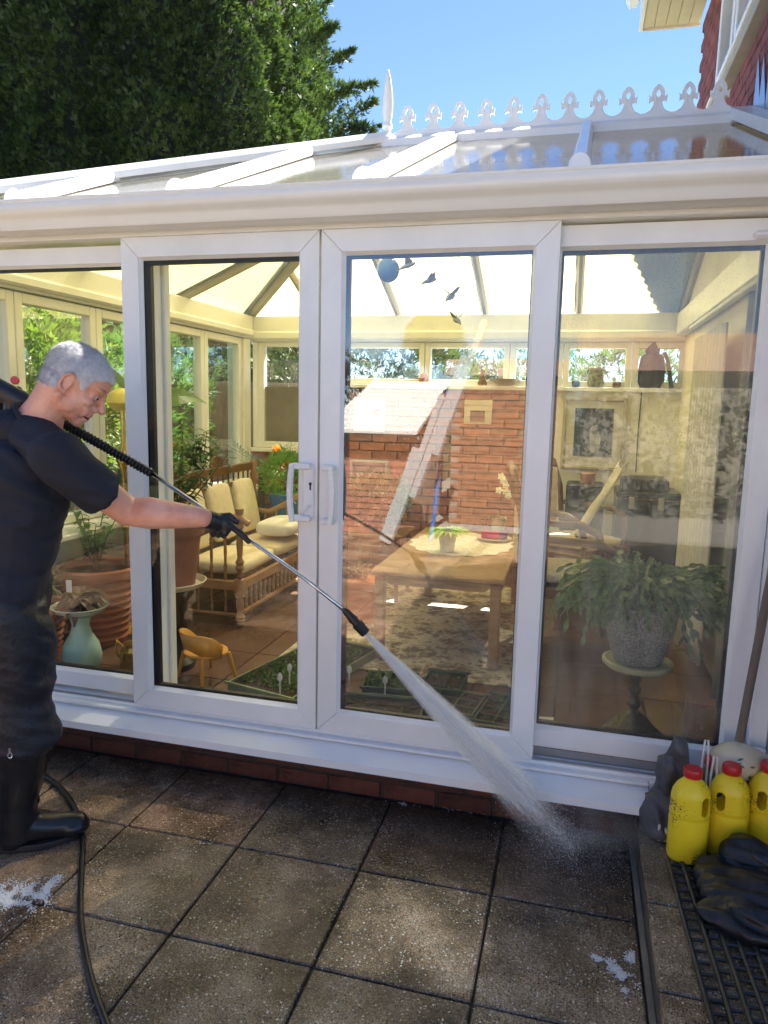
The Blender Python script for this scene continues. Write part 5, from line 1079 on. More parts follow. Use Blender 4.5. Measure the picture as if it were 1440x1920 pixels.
# more plants against the left windows
for i, (x, y, z, kind, lb) in enumerate(((-2.22, 1.75, .836, 0, 'bright green leafy pot plant on the left window board, nearest the lamp'), (-2.22, 2.2, .836, 1, 'trailing pale pot plant further along the left window board'), (-2.2, .62, .836, 2, 'spiky strap leaved plant on the left window board by the door frame'), (-1.98, 1.45, F0, 3, 'tall green leafy plant on the floor beside the brass lamp'))):
    t = thing('window_plant', lb, 'potted plant', (x, y, z)); h_ = .12 if kind < 3 else .3; MB().lathe([(.05, 0), (.07, h_), (.075, h_ + .01), (.06, h_ + .005), (0, h_ - .01)], (x, y, z), 18).build('pot', terra if i % 2 else white, t, smooth=40)
    if kind == 2:
        m_ = MB()
        for k in range(34): a = rnd(0, 6.28); m_.leaf((x, y, z + h_), (math.cos(a) * .7, math.sin(a) * .7, 1), rnd(.3, .5), .028, droop=rnd(.3, .9), seg=6, shape=lambda t: .028 * (1 - t * .9))
        m_.build('strap_leaves', LM('aloe_green', (.10, .15, .07), .5, var=.3), t)
    else: shrub_leaves((x, y, z + h_), .45 if kind < 3 else 1.0, .2 if kind < 3 else .26, 12 if kind < 3 else 22, t, lime if kind in (0, 3) else midg, 30 + i, leafL=.09, leafW=.04)
# ------------------------------------------------------------------ the man
mf = Vector((.77, .64, 0)).normalized(); ms_ = Vector((.64, -.77, 0)).normalized(); G0 = Vector((-1.33, -.64, 0))
def mp(u, v, b=0.0):
    """point on the upright plane through the man (facing mf), shifted b metres towards his right side"""
    d = CF + CR * ((u - 720) / 1366.2) - CU * ((v - 960) / 1366.2); o = G0 + ms_ * b
    return CP + d * ((o - CP).dot(ms_) / d.dot(ms_))
class Blob:
    def __init__(s): s.mb = MB()
    def ell(s, c, r, rot=None):
        bm = bmesh.new(); bmesh.ops.create_icosphere(bm, subdivisions=3, radius=1.0); bm.verts.index_update(); c = Vector(c)
        vs = []
        for p in bm.verts:
            q = Vector((p.co.x * r[0], p.co.y * r[1], p.co.z * r[2]))
            if rot is not None: q = rot @ q
            vs.append(c + q)
        s.mb.add(vs, [tuple(v.index for v in f.verts) for f in bm.faces]); bm.free(); return s
    def cap(s, pts, rads, ends=(True, True), n=16):
        s.mb.tube(pts, rads, n)
        for i, p in enumerate(pts):
            if (i == 0 and not ends[0]) or (i == len(pts) - 1 and not ends[1]): continue
            s.ell(p, (rads[i] * .99,) * 3)
        return s
    def etube(s, pts, ra, rb, axa, n=20):
        """tube of elliptical section: ra along axis axa, rb across; flat ends"""
        pts = [Vector(p) for p in pts]; rings = []
        for i, p in enumerate(pts):
            t = (pts[min(i + 1, len(pts) - 1)] - pts[max(i - 1, 0)]).normalized(); a = (axa - axa.dot(t) * t).normalized(); b = t.cross(a)
            rings += [p + a * ra[i] * math.cos(2 * math.pi * k / n) + b * rb[i] * math.sin(2 * math.pi * k / n) for k in range(n)]
        fs = [(i * n + k, i * n + (k + 1) % n, (i + 1) * n + (k + 1) % n, (i + 1) * n + k) for i in range(len(pts) - 1) for k in range(n)] + [tuple(range(n))[::-1], tuple((len(pts) - 1) * n + k for k in range(n))]
        s.mb.add(rings, fs); return s
    def mesh(s, name, voxel, smooth=6, fac=.5):
        me = bpy.data.meshes.new(name); me.from_pydata([tuple(v) for v in s.mb.v], [], s.mb.f)
        bm = bmesh.new(); bm.from_mesh(me); bmesh.ops.recalc_face_normals(bm, faces=bm.faces[:]); bm.to_mesh(me); bm.free()
        o = bpy.data.objects.new(name, me); COL.objects.link(o); m1 = o.modifiers.new('r', 'REMESH'); m1.mode = 'VOXEL'; m1.voxel_size = voxel
        m2 = o.modifiers.new('s', 'SMOOTH'); m2.iterations = smooth; m2.factor = fac
        dg = bpy.context.evaluated_depsgraph_get(); me2 = bpy.data.meshes.new_from_object(o.evaluated_get(dg)); bpy.data.objects.remove(o, do_unlink=True); return me2
def place(me, name, mat, parent, fn=None, label=None):
    off = world_loc(parent); n_ = len(me.vertices); co = np.zeros(n_ * 3, dtype=np.float32); me.vertices.foreach_get('co', co); co = co.reshape(-1, 3)
    if fn:
        nr = np.array([v.normal[:] for v in me.vertices]); co = fn(co, nr)
    me.vertices.foreach_set('co', (co - np.array(off)).astype(np.float32).ravel()); me.materials.clear(); me.materials.append(mat)
    for p in me.polygons: p.use_smooth = True
    me.update(); o = bpy.data.objects.new(name, me); COL.objects.link(o); o.parent = parent
    if label: o['label'] = label
    return o
def wrinkles(amp, f, dirv, seed=0):
    d = Vector(dirv).normalized()
    def fn(co, nr):
        out = co.copy()
        for i, (c, n_) in enumerate(zip(co, nr)):
            v = Vector(c); k = v.dot(d); w_ = v - d * k; q = Vector((w_.x * f * .35 + seed, w_.y * f * .35, w_.z * f * .35)) + d * (k * f)
            h = noise.fractal(q, 1.0, 2.0, 3); h = (1 - abs(h) * 2.2); out[i] += np.array(n_) * amp * h
        return out
    return fn
man = thing('person', 'grey haired man in navy t-shirt, dark trousers and black rubber boots spraying with a lance', 'person', (G0.x, G0.y, 0))
# head frame: looking down to the right
pt = R(34); yawc = R(9)
f0 = (mf * math.cos(yawc) + ms_ * math.sin(yawc)).normalized(); s0 = (ms_ * math.cos(yawc) - mf * math.sin(yawc)).normalized(); Zu = Vector((0, 0, 1))
hf = (f0 * math.cos(pt) - Zu * math.sin(pt)).normalized(); hu = (f0 * math.sin(pt) + Zu * math.cos(pt)).normalized()
H = mp(141, 722, .09); HS = .98
HM = Matrix(((hf.x, s0.x, hu.x), (hf.y, s0.y, hu.y), (hf.z, s0.z, hu.z)))
def hp(x, y, z): return H + HM @ (Vector((x, y, z)) * HS)
B = Blob()
def he(x, y, z, a, b_, c): B.ell(hp(x, y, z), (a * HS, b_ * HS, c * HS), HM)
he(-.012, 0, .040, .100, .077, .090); he(.030, 0, .045, .068, .066, .068); he(.028, 0, -.028, .060, .058, .082); he(-.035, 0, -.01, .07, .068, .06)
he(.066, 0, -.098, .021, .026, .018); he(.04, 0, -.085, .035, .042, .024)
for s_ in (-1, 1):
    he(.012, s_ * .046, -.060, .034, .014, .030); he(.058, s_ * .040, -.022, .024, .020, .018); he(.070, s_ * .030, .030, .020, .026, .010)
    B.cap([hp(.088, s_ * .008, -.030), hp(.096, s_ * .015, -.036)], [.009 * HS, .0085 * HS], n=10)
    # lids
    B.cap([hp(.078, s_ * .014, .006), hp(.081, s_ * .028, .015), hp(.066, s_ * .048, .007)], [.004 * HS, .0052 * HS, .005 * HS], n=8)
    B.cap([hp(.078, s_ * .014, .003), hp(.076, s_ * .030, -.007), hp(.066, s_ * .046, .002)], [.004 * HS, .005 * HS, .005 * HS], n=8)
    # ear: rim, lobe, tragus
    ring = [hp(-.012 + .018 * math.cos(t) - .004, s_ * (.078 + .008 * (1 if math.cos(t) < 0 else .2)), -.002 + .030 * math.sin(t)) for t in [math.radians(a) for a in range(60, 300, 24)]]
    B.cap(ring, [.0055 * HS] * len(ring), n=8); he(-.014, s_ * .074, -.002, .016, .006, .027); he(-.008, s_ * .077, -.032, .008, .005, .009)
    B.cap([hp(.074, s_ * .036, -.034), hp(.080, s_ * .034, -.052), hp(.074, s_ * .032, -.070)], [.006 * HS, .0065 * HS, .005 * HS], n=8)
    B.cap([hp(.022, s_ * .022, -.062), hp(.07, s_ * .030, -.045), hp(.084, s_ * .022, -.03)], [.012 * HS, .016 * HS, .008 * HS], n=8)
he(.086, 0, .028, .012, .016, .014)
B.cap([hp(.089, 0, .020), hp(.099, 0, -.004), hp(.113, 0, -.026)], [.008 * HS, .0095 * HS, .0125 * HS], n=12)
he(.082, 0, -.052, .016, .024, .012); he(.088, 0, -.062, .009, .021, .0055); he(.085, 0, -.079, .010, .019, .006); he(.074, 0, -.085, .014, .02, .012)
# neck
nb = mp(66, 800, .03)
rodA, rodB = mp(285, 888, .0), at(650, 1148, Y=-.46); rd = (rodB - rodA).normalized()
up_ = (Zu - Zu.dot(rd) * rd).normalized(); cam_ = rd.cross(up_); cam_ = cam_ if cam_.dot(ms_) > 0 else -cam_
lo_, hi_ = 0.0, 1.0
for _ in range(30):
    md0 = (lo_ + hi_) / 2
    if px_of(rodA.lerp(rodB, md0))[0] < 424: lo_ = md0
    else: hi_ = md0
rp_ = rodA.lerp(rodB, lo_); pc = rp_ + cam_ * .022 + up_ * .010 - rd * .012; bpc = (pc - G0).dot(ms_)
B.cap([hp(-.035, 0, -.03), hp(-.035, 0, -.08).lerp(nb, .35), nb], [.062, .060, .074])
for s_ in (-1, 1): B.cap([hp(-.02, s_ * .055, -.05), (nb + ms_ * s_ * .03 + mf * .07 - Zu * .01)], [.018, .013], n=8)
# torso, arms, legs under the clothes
pel = mp(12, 1110, 0); wst = mp(24, 1030, 0); che = mp(36, 905, 0)
shR = mp(112, 862, .19); elR = mp(238, 958, .14); wrR = mp(381, 971, bpc + .015); shL = mp(52, 850, -.19); elL = mp(-60, 900, -.28); wrL = mp(-10, 765, -.2)
B.etube([pel - Zu * .05, pel, wst, che, nb - Zu * .04], [.11, .12, .11, .12, .07], [.16, .165, .15, .17, .10], mf)
B.cap([shR, shR.lerp(elR, .5), elR, elR.lerp(wrR, .3), elR.lerp(wrR, .7), wrR], [.062, .056, .050, .054, .043, .033])
B.cap([shR, nb + ms_ * .05 - Zu * .03], [.06, .06]); B.cap([shL, nb - ms_ * .05 - Zu * .03], [.06, .06]); B.cap([shL, elL, wrL], [.055, .045, .03])
ankR = mp(30, 1518, .0); kneR = mp(48, 1290, .06); ankL = mp(-60, 1480, -.24); kneL = mp(0, 1270, -.18)
for hip, kn, an in ((pel + ms_ * .085, kneR, ankR), (pel - ms_ * .085, kneL, ankL)): B.cap([hip, hip.lerp(kn, .5), kn, kn.lerp(an, .35), an], [.095, .082, .058, .060, .04])
m, n, l, b = nodes_of('skin')
tc = n.new('ShaderNodeTexCoord'); n1_ = n.new('ShaderNodeTexNoise'); n1_.inputs['Scale'].default_value = 14; n1_.inputs['Detail'].default_value = 6; l.new(tc.outputs['Object'], n1_.inputs['Vector'])
cr = n.new('ShaderNodeValToRGB'); e = cr.color_ramp.elements; e[0].position = .3; e[0].color = (.62, .26, .17, 1); e[1].position = .7; e[1].color = (.80, .43, .32, 1); l.new(n1_.outputs[0], cr.inputs[0]); l.new(cr.outputs[0], b.inputs['Base Color'])
b.inputs['Roughness'].default_value = .48; b.inputs['Subsurface Weight'].default_value = .15; b.inputs['Subsurface Radius'].default_value = (.012, .004, .002); b.inputs['Subsurface Scale'].default_value = .5
n2_ = n.new('ShaderNodeTexNoise'); n2_.inputs['Scale'].default_value = 160; n2_.inputs['Detail'].default_value = 4; l.new(tc.outputs['Object'], n2_.inputs['Vector']); bpn = n.new('ShaderNodeBump'); bpn.inputs['Strength'].default_value = .45; bpn.inputs['Distance'].default_value = .004; l.new(n2_.outputs[0], bpn.inputs['Height']); l.new(bpn.outputs[0], b.inputs['Normal'])
skin = m
bm_ = B.mesh('body', .0042, 3, .45)
hco = np.zeros(len(bm_.vertices) * 3, dtype=np.float32); bm_.vertices.foreach_get('co', hco); hco = hco.reshape(-1, 3).copy(); hnr = np.array([v.normal[:] for v in bm_.vertices])
polys = [tuple(p.vertices) for p in bm_.polygons]
body = place(bm_, 'body', skin, man)
# hair: shell over the scalp plus short strands
HMi = np.array(HM.inverted()); loc = ((hco - np.array(H)) @ HMi.T) / HS
def hairmask(x, y, z):
    # hairline runs from the high forehead back past the temple and over the ear, down to the nape
    ay = abs(y)
    front = z > .072 - 1.1 * (x - .075) if x > .035 else False
    line = np.interp(x, [-.13, -.075, -.045, -.022, -.012, .010, .026, .034, .05, .075, .12], [-.042, -.045, -.035, -.004, .030, .024, .0, .040, .058, .070, .08])
    return z > line and z > -.06
keep = np.array([hairmask(*q) for q in loc]) & (np.linalg.norm(loc - np.array([0, 0, .03]), axis=1) < .16) & ~((np.abs(loc[:, 1]) > .0765) & (loc[:, 2] < .032))
idx = {}; V = []; F = []
for p in polys:
    if all(keep[i] for i in p):
        f_ = []
        for i in p:
            if i not in idx: idx[i] = len(V); V.append(Vector(hco[i]) + Vector(hnr[i]) * (.0045 + .002 * noise.noise(Vector(hco[i]) * 60)))
            f_.append(idx[i])
        F.append(tuple(f_))
mbh = MB(); mbh.v = [tuple(v) for v in V]; mbh.f = F
kk = [i for i in np.nonzero(keep)[0]]; rr = random.Random(5)
for _ in range(42000):
    i = rr.choice(kk); p = Vector(hco[i]) + Vector((rr.uniform(-.002, .002), rr.uniform(-.002, .002), rr.uniform(-.002, .002))); n_ = Vector(hnr[i]); lx = loc[i]
    cmb = hf * .6 - hu * (.5 if lx[0] < 0 else .1); cmb = (cmb - cmb.dot(n_) * n_); d = (cmb.normalized() * .85 + n_ * .55 + Vector((rr.gauss(0, .13), rr.gauss(0, .13), rr.gauss(0, .13)))).normalized()
    L = rr.uniform(.008, .017); sd = d.cross(n_).normalized() * .0005; b0_ = p + n_ * .003
    k0 = len(mbh.v); mbh.v += [tuple(b0_ - sd), tuple(b0_ + sd), tuple(b0_ + d * L)]; mbh.f.append((k0, k0 + 1, k0 + 2))
hairm = M('grey_hair', (.68, .68, .70), .6, var=.12, scale=90, bump=.12, bscale=300, col2=(.82, .82, .85))
me = bpy.data.meshes.new('hair'); off = world_loc(man); me.from_pydata([tuple(Vector(v) - off) for v in mbh.v], [], mbh.f); me.materials.append(hairm)
for p in me.polygons: p.use_smooth = True
o = bpy.data.objects.new('hair', me); COL.objects.link(o); o.parent = man
for s_ in (-1, 1):
    MB().ico(hp(.0715, s_ * .0305, .004), .0125 * HS, 3).build('eyeball', M('eye_white', (.55, .50, .47), .2), man, smooth=True)
    MB().ico(hp(.0805, s_ * .0330, .003), .0058 * HS, 2).build('iris', M('eye_dark', (.04, .03, .025), .15), man, smooth=True)
    m_ = MB()
    for k in range(60):
        t = k / 60; x, y, z = .086 - .020 * t ** 2, s_ * (.012 + .038 * t), .030 + .006 * math.sin(t * 3) ; p = hp(x + .004, y, z + rnd(-.003, .003)); d = (s0 * s_ * .8 + hu * rnd(.0, .5) + hf * .3).normalized(); w_ = hu * .0012
        m_.add([p - w_, p + w_, p + d * .010], [(0, 1, 2)])
    m_.build('eyebrow', M('eyebrow_grey', (.20, .15, .13), .7), man)
MB().tube([hp(.078, .020, -.070), hp(.0895, .010, -.0705), hp(.0915, -.002, -.0705), hp(.085, -.018, -.070)], [.0020, .0034, .0034, .002], 8).build('mouth', M('mouth_dark', (.10, .025, .025), .5), man, smooth=True)
MB().tube([hp(.086, .012, -.0688), hp(.0905, .002, -.0688)], [.0022, .0022], 6).build('teeth', M('teeth', (.6, .56, .5), .3), man)
# t-shirt
sh_ = Blob(); slv = shR.lerp(elR, .66)
sh_.etube([pel - Zu * .03, pel + Zu * .02, wst, mp(34, 960, 0), che + Zu * .02, mp(58, 840, .0), nb - Zu * .03], [.135, .132, .125, .140, .145, .12, .08], [.18, .18, .165, .18, .19, .18, .11], mf)
dA = (elR - shR).normalized()
sh_.ell(nb - mf * .045 - Zu * .012, (.058, .075, .055)); sh_.ell(nb - mf * .075 + Zu * .008, (.035, .06, .04))
sh_.cap([shR - dA * .01, shR.lerp(elR, .3)], [.076, .076]); sh_.etube([shR, shR.lerp(elR, .4), slv], [.074, .076, .082], [.074, .076, .078], mf)
sh_.cap([shR, nb + ms_ * .05 - Zu * .035, nb - ms_ * .05 - Zu * .035, shL], [.074, .070, .070, .075]); sh_.etube([shL, shL.lerp(elL, .4), shL.lerp(elL, .75)], [.085, .085, .085], [.08, .08, .08], mf)
sh_.cap([mp(100, 875, .1), mp(82, 925, .06)], [.07, .08])
shirt = M('navy_tshirt', (.016, .017, .030), .85, var=.12, scale=5, bump=.25, bscale=350)
fnw = wrinkles(.014, 8.0, (mf * .3 + Zu * .8 + ms_ * .2), 3); place(sh_.mesh('t_shirt', .0062, 5, .5), 't_shirt', shirt, man, fnw)
# collar ring
ndir = (hp(-.035, 0, -.08) - nb).normalized(); cpts = []
c_ = nb + ndir * .022; a_ = (mf - mf.dot(ndir) * ndir).normalized(); b_ = ndir.cross(a_)
for k in range(25): t = 2 * math.pi * k / 24; cpts.append(c_ + a_ * .080 * math.cos(t) + b_ * .078 * math.sin(t) - ndir * .016 * math.cos(t))
MB().tube(cpts, .008, 8, cap=False).build('collar', M('collar_navy', (.010, .010, .018), .8), man, smooth=True)
# trousers and boots
tr_ = Blob()
tr_.etube([pel + Zu * .05, pel - Zu * .02, pel - Zu * .14], [.135, .135, .11], [.175, .18, .16], mf)
for hip, kn, an, sg in ((pel + ms_ * .085 - Zu * .03, kneR, ankR, 1), (pel - ms_ * .085 - Zu * .03, kneL, ankL, -1)):
    e_ = kn.lerp(an, .42); tr_.etube([hip, hip.lerp(kn, .5), kn - mf * .03, kn.lerp(an, .25) - mf * .02, e_ + mf * .0, e_ - Zu * .03], [.125, .120, .112, .125, .120, .085], [.115, .108, .10, .105, .105, .085], mf); tr_.ell(hip, (.11, .11, .11))
trm = M('dark_navy_trousers', (.010, .012, .022), .55, var=.2, scale=5, bump=.3, bscale=80)
place(tr_.mesh('trousers', .0075, 4, .5), 'trousers', trm, man, wrinkles(.013, 7.5, (mf * .5 + Zu * .9), 9))
btm = M('black_rubber_boot', (.012, .012, .014), .28, var=.2, scale=15, bump=.12, bscale=40)
for an, kn in ((ankR, kneR), (ankL, kneL)):
    bt = Blob(); top = kn.lerp(an, .36); gx = an + mf * .0; gx = Vector((an.x, an.y, 0))
    bt.etube([top, top.lerp(an, .5), an + Zu * .03, Vector((an.x, an.y, .04))], [.092, .086, .068, .07], [.082, .076, .062, .055], mf)
    bt.ell(gx + Zu * .055 - mf * .025, (.062, .05, .055)).cap([gx + mf * .03 + Zu * .075, gx + mf * .12 + Zu * .056, gx + mf * .19 + Zu * .048], [.05, .046, .042])
    bt.ell(gx + mf * .175 + Zu * .042, (.062, .052, .038), Matrix(((mf.x, ms_.x, 0), (mf.y, ms_.y, 0), (0, 0, 1))))
    bo = place(bt.mesh('boot', .006, 5, .5), 'boot', btm, man, wrinkles(.0022, 9, Zu, 4))
    outl = []
    for k in range(24):
        t = 2 * math.pi * k / 24; x = .145 * math.cos(t); y = (.052 if x > -.02 else .044) * math.sin(t) * (1 - .0 * x); outl.append((x + .072, y))
    MB().prism(outl, (an.x, an.y, .003), mf, ms_, (0, 0, .022)).build('sole', M('boot_sole', (.02, .02, .02), .6), man, bevel=.004)
zp = mp(18, 1402, .22); MB().tube([zp, zp - Zu * .018], .003, 6).tube([zp - Zu * .018 + mf * .006 * math.cos(t) + Zu * .009 * math.sin(t) - Zu * .008 for t in [k * math.pi / 5 for k in range(11)]], .0016, 5).build('zip_pull', M('steel', (.6, .6, .6), .25, metal=1), man)
# gloves
q0 = mp(398, 972, .045); q1 = mp(455, 988, .03)
gl_ = Blob(); gl_.cap([wrR - (wrR - elR).normalized() * .02, wrR.lerp(pc, .5), pc], [.035, .031, .030], (False, True)); gl_.ell(pc + rd * .008, (.040, .022, .036), Matrix((rd, cam_, up_)).transposed())
for k, (L1, L2, L3, r_) in enumerate(((.045, .026, .022, .0115), (.03, .028, .022, .0112), (.028, .026, .02, .0108), (.024, .02, .016, .0098))):
    bs = pc + rd * (.034 - .018 * k) + up_ * (.016 - .010 * k) + cam_ * .004
    if k == 0: pts = [bs, bs + rd * .038 + cam_ * .004, bs + rd * .066 - up_ * .004, bs + rd * .088 - up_ * .012 - cam_ * .004]
    else: pts = [bs, bs + rd * .016 * (1.5 - k * .3) - up_ * .024 + cam_ * .004, bs - up_ * .044 - cam_ * .014 + rd * .008, bs - up_ * .040 - cam_ * .034 + rd * .004]
    gl_.cap(pts, [r_ * 1.08, r_, r_ * .93, r_ * .82], n=10)
gl_.cap([pc - rd * .012 + up_ * .016, pc + rd * .012 + up_ * .034 - cam_ * .012, pc + rd * .040 + up_ * .026 - cam_ * .024], [.015, .0125, .011], n=10)
glv = M('black_glove', (.014, .014, .016), .45, var=.2, bump=.3, bscale=90)
place(gl_.mesh('glove', .0030, 3, .4), 'glove', glv, man)
lg = Blob(); lg.cap([wrL, mp(5, 742, -.14), mp(25, 738, -.13)], [.034, .034, .026])
for k in range(4): b_ = mp(12 + k * 8, 742, -.12); lg.cap([b_ + Zu * .02, b_ + ms_ * .03, b_ - Zu * .025 + ms_ * .012], [.012, .011, .01], n=8)
place(lg.mesh('glove', .004, 3, .4), 'glove', glv, man)
# ------------------------------------------------------------------ lance, gun, hose
gA = mp(-60, 700, -.10); gB = mp(40, 752, -.075); gC = mp(126, 797, -.055); gD = rodA
lance = thing('pressure_washer_lance', 'pressure washer lance with a ribbed black grip and thin steel tube pointing down right', 'lance', rodA)
blkp = M('black_grip', (.013, .013, .014), .42)
mb = MB(); pts, rads = [], []
NN = 88; a0 = mp(100, 783, -.06)
for k in range(NN + 1): t = k / NN; pts.append(a0.lerp(gD, t)); rads.append(.0165 + (.0022 if (k % 3) else -.0018) - .002 * t)
mb.tube(pts, rads, 14); mb.build('ribbed_grip', blkp, lance, smooth=30)
steel = M('brushed_steel', (.62, .64, .67), .22, metal=1, var=.1, scale=30)
bend = rodA.lerp(rodB, .80) + up_ * .012
MB().tube([rodA - rd * .03, rodA.lerp(rodB, .3) + up_ * .004, rodA.lerp(rodB, .55) + up_ * .010, bend, rodB], [.0075, .0070, .0066, .0064, .0062], 12).build('tube', steel, lance, smooth=True)
nz = at(685, 1187, Y=-.44); nd = (nz - rodB).normalized()
MB().tube([rodB - nd * .012, rodB + nd * .002, rodB + nd * .02, rodB + nd * .035, rodB + nd * .036, rodB + nd * .05, rodB + nd * .051, nz], [.009, .012, .013, .0165, .013, .0145, .019, .017], 10).build('nozzle', blkp, lance, smooth=30)
gun = thing('trigger_gun', 'black trigger gun with a red button behind the man at the left edge', 'spray gun', gB)
gb = Blob(); gb.cap([gA, gB, a0 - (gD - a0).normalized() * .0], [.034, .036, .02]); gb.cap([gB - mf * .03, gB - mf * .05 - Zu * .14], [.022, .02])
place(gb.mesh('gun_body', .004, 3, .4), 'gun_body', M('gun_plastic', (.012, .014, .022), .4), gun)
q = mp(28, 713, -.03); MB().tube([q, q + ms_ * .010], [.014, .011], 16).build('red_button', M('red_plastic', (.55, .02, .06), .4), gun, smooth=40)
def curve_pts(P, n=14):
    out = []; P = [Vector(p) for p in P]; Q = [P[0]] + P + [P[-1]]
    for i in range(1, len(Q) - 2):
        for k in range(n):
            t = k / n; a, b_, c, d = Q[i - 1], Q[i], Q[i + 1], Q[i + 2]
            out.append(.5 * ((2 * b_) + (c - a) * t + (2 * a - 5 * b_ + 4 * c - d) * t * t + (3 * b_ - a - 3 * c + d) * t ** 3))
    out.append(P[-1]); return out
hz = .011
hpts = [at(-60, 1470, Z=hz), at(20, 1448, Z=hz), at(75, 1452, Z=hz), at(118, 1482, Z=hz), at(146, 1530, Z=hz), at(155, 1580, Z=hz), at(152, 1650, Z=hz), at(151, 1720, Z=hz), at(160, 1790, Z=hz), at(178, 1860, Z=hz), at(205, 1935, Z=hz), at(260, 2100, Z=hz)]
tag(MB().tube(curve_pts(hpts), .0105, 10).build('pressure_hose', M('hose_black', (.012, .012, .013), .3, bump=.1), smooth=True), 'black pressure hose curving past the boot across the slabs', 'hose')
# ------------------------------------------------------------------ things on the step
SZ = ST + .001
yelp = M('yellow_plastic', (.72, .50, .018), .33, var=.06, scale=6, bump=.08, bscale=30)
def dirty_yellow():
    m, n, l, b = nodes_of('muddy_yellow_plastic'); tc = n.new('ShaderNodeTexCoord'); b.inputs['Roughness'].default_value = .34
    vo = n.new('ShaderNodeTexNoise'); vo.inputs['Scale'].default_value = 190; vo.inputs['Detail'].default_value = 4; l.new(tc.outputs['Object'], vo.inputs['Vector'])
    ns = n.new('ShaderNodeTexNoise'); ns.inputs['Scale'].default_value = 11; l.new(tc.outputs['Object'], ns.inputs['Vector'])
    a = n.new('ShaderNodeMath'); a.operation = 'MULTIPLY'; l.new(vo.outputs[0], a.inputs[0]); l.new(ns.outputs[0], a.inputs[1])
    r = n.new('ShaderNodeMapRange'); r.inputs[1].default_value = .34; r.inputs[2].default_value = .37; l.new(a.outputs[0], r.inputs[0])
    x = n.new('ShaderNodeMix'); x.data_type = 'RGBA'; x.inputs[6].default_value = (.92, .68, .02, 1); x.inputs[7].default_value = (.07, .045, .02, 1); l.new(r.outputs[0], x.inputs[0]); l.new(x.outputs[2], b.inputs['Base Color']); return m
ydirt = dirty_yellow(); redp = M('red_cap_plastic', (.55, .02, .03), .3, var=.05)
def bottle(loc, rz, label, hole=.028, sc=1.0):
    t = thing('yellow_bottle', label, 'bottle', loc, 'yellow bottles on the step', rz)
    prof = [(.0, 0), (.050, 0), (.058, .004), (.0615, .014), (.0625, .06), (.0625, .140), (.0605, .147), (.0605, .151), (.063, .157), (.063, .163), (.0615, .170), (.0612, .215), (.058, .232), (.048, .252), (.034, .268), (.027, .273), (.025, .275), (.025, .285), (0, .285)]
    mb = MB().lathe(prof, (0, 0, 0), 40); mb.v = [(x * 1.0, y * .82, z) for x, y, z in mb.v]
    me = bpy.data.meshes.new('b'); me.from_pydata(mb.v, [], mb.f); bm = bmesh.new(); bm.from_mesh(me); bmesh.ops.recalc_face_normals(bm, faces=bm.faces[:]); bmesh.ops.remove_doubles(bm, verts=bm.verts[:], dist=1e-5); bm.to_mesh(me); bm.free()
    o = bpy.data.objects.new('b', me); COL.objects.link(o)
    cm = MB(); outl = [(.0125 * math.cos(a), .215 + .0125 * math.sin(a)) for a in [k * math.pi / 8 for k in range(9)]] + [(.0125 * math.cos(a), .178 + .0125 * math.sin(a)) for a in [math.pi + k * math.pi / 8 for k in range(9)]]
    cm.prism([(x + hole, z) for x, z in outl], (0, -.1, 0), (1, 0, 0), (0, 0, 1), (0, .2, 0)); c = cm.build('c', None)
    md = o.modifiers.new('b', 'BOOLEAN'); md.object = c; md.operation = 'DIFFERENCE'; md.solver = 'EXACT'
    dg = bpy.context.evaluated_depsgraph_get(); me2 = bpy.data.meshes.new_from_object(o.evaluated_get(dg)); bpy.data.objects.remove(o, do_unlink=True); bpy.data.objects.remove(c, do_unlink=True)
    me2.materials.clear(); me2.materials.append(ydirt)
    for p in me2.polygons: p.use_smooth = True
    me2.set_sharp_from_angle(angle=R(38)); b_ = bpy.data.objects.new('body', me2); COL.objects.link(b_); b_.parent = t; bv = b_.modifiers.new('bv', 'BEVEL'); bv.width = .004; bv.segments = 3; bv.limit_method = 'ANGLE'; bv.angle_limit = R(50)
    mb = MB(); mb.lathe([(.0275, 0), (.029, .003), (.029, .024), (.027, .028), (0, .028)], (0, 0, .281), 36, wob=.012, flute=18); mb.build('cap', redp, t, local=True, smooth=35); t.scale = (sc, sc, sc); return t
bottle((.888, -.24, SZ), R(14), 'leftmost yellow bottle with red cap and mud splashes, on the step', .03)
bottle((1.014, -.178, SZ), R(-6), 'middle yellow bottle with red cap, handle hole on its left', -.028)
bottle((1.14, -.128, SZ), R(4), 'rightmost yellow bottle with red cap cut by the photo edge', -.03)
rb = thing('red_canister', 'red plastic canister standing behind the middle and right yellow bottles', 'canister', (1.12, -.03, SZ)); MB().lathe([(.04, 0), (.042, .01), (.042, .22), (.03, .25), (.02, .26), (.02, .28), (0, .28)], (1.125, -.03, SZ), 22).build('body', redp, rb, smooth=40); MB().lathe([(.022, 0), (.022, .025), (0, .025)], (1.125, -.03, SZ + .281), 18).build('cap', white, rb, smooth=40)
rb = thing('red_canister', 'red capped dark canister behind the gap between the left two yellow bottles', 'canister', (1.0, -.08, SZ)); MB().lathe([(.045, 0), (.047, .01), (.047, .21), (.03, .24), (.0, .24)], (.985, -.07, SZ), 22).build('body', M('smoke_plastic', (.12, .11, .10), .3), rb, smooth=40); MB().lathe([(.03, 0), (.036, .012), (.034, .034), (.02, .044), (0, .045)], (.985, -.07, SZ + .241), 20).build('cap', redp, rb, smooth=40)
wr_ = thing('wire_basket', 'white wire bottle carrier handles sticking up behind the yellow bottles', 'wire carrier', (.97, -.1, SZ)); wwm = M('white_wire', (.7, .7, .72), .3)
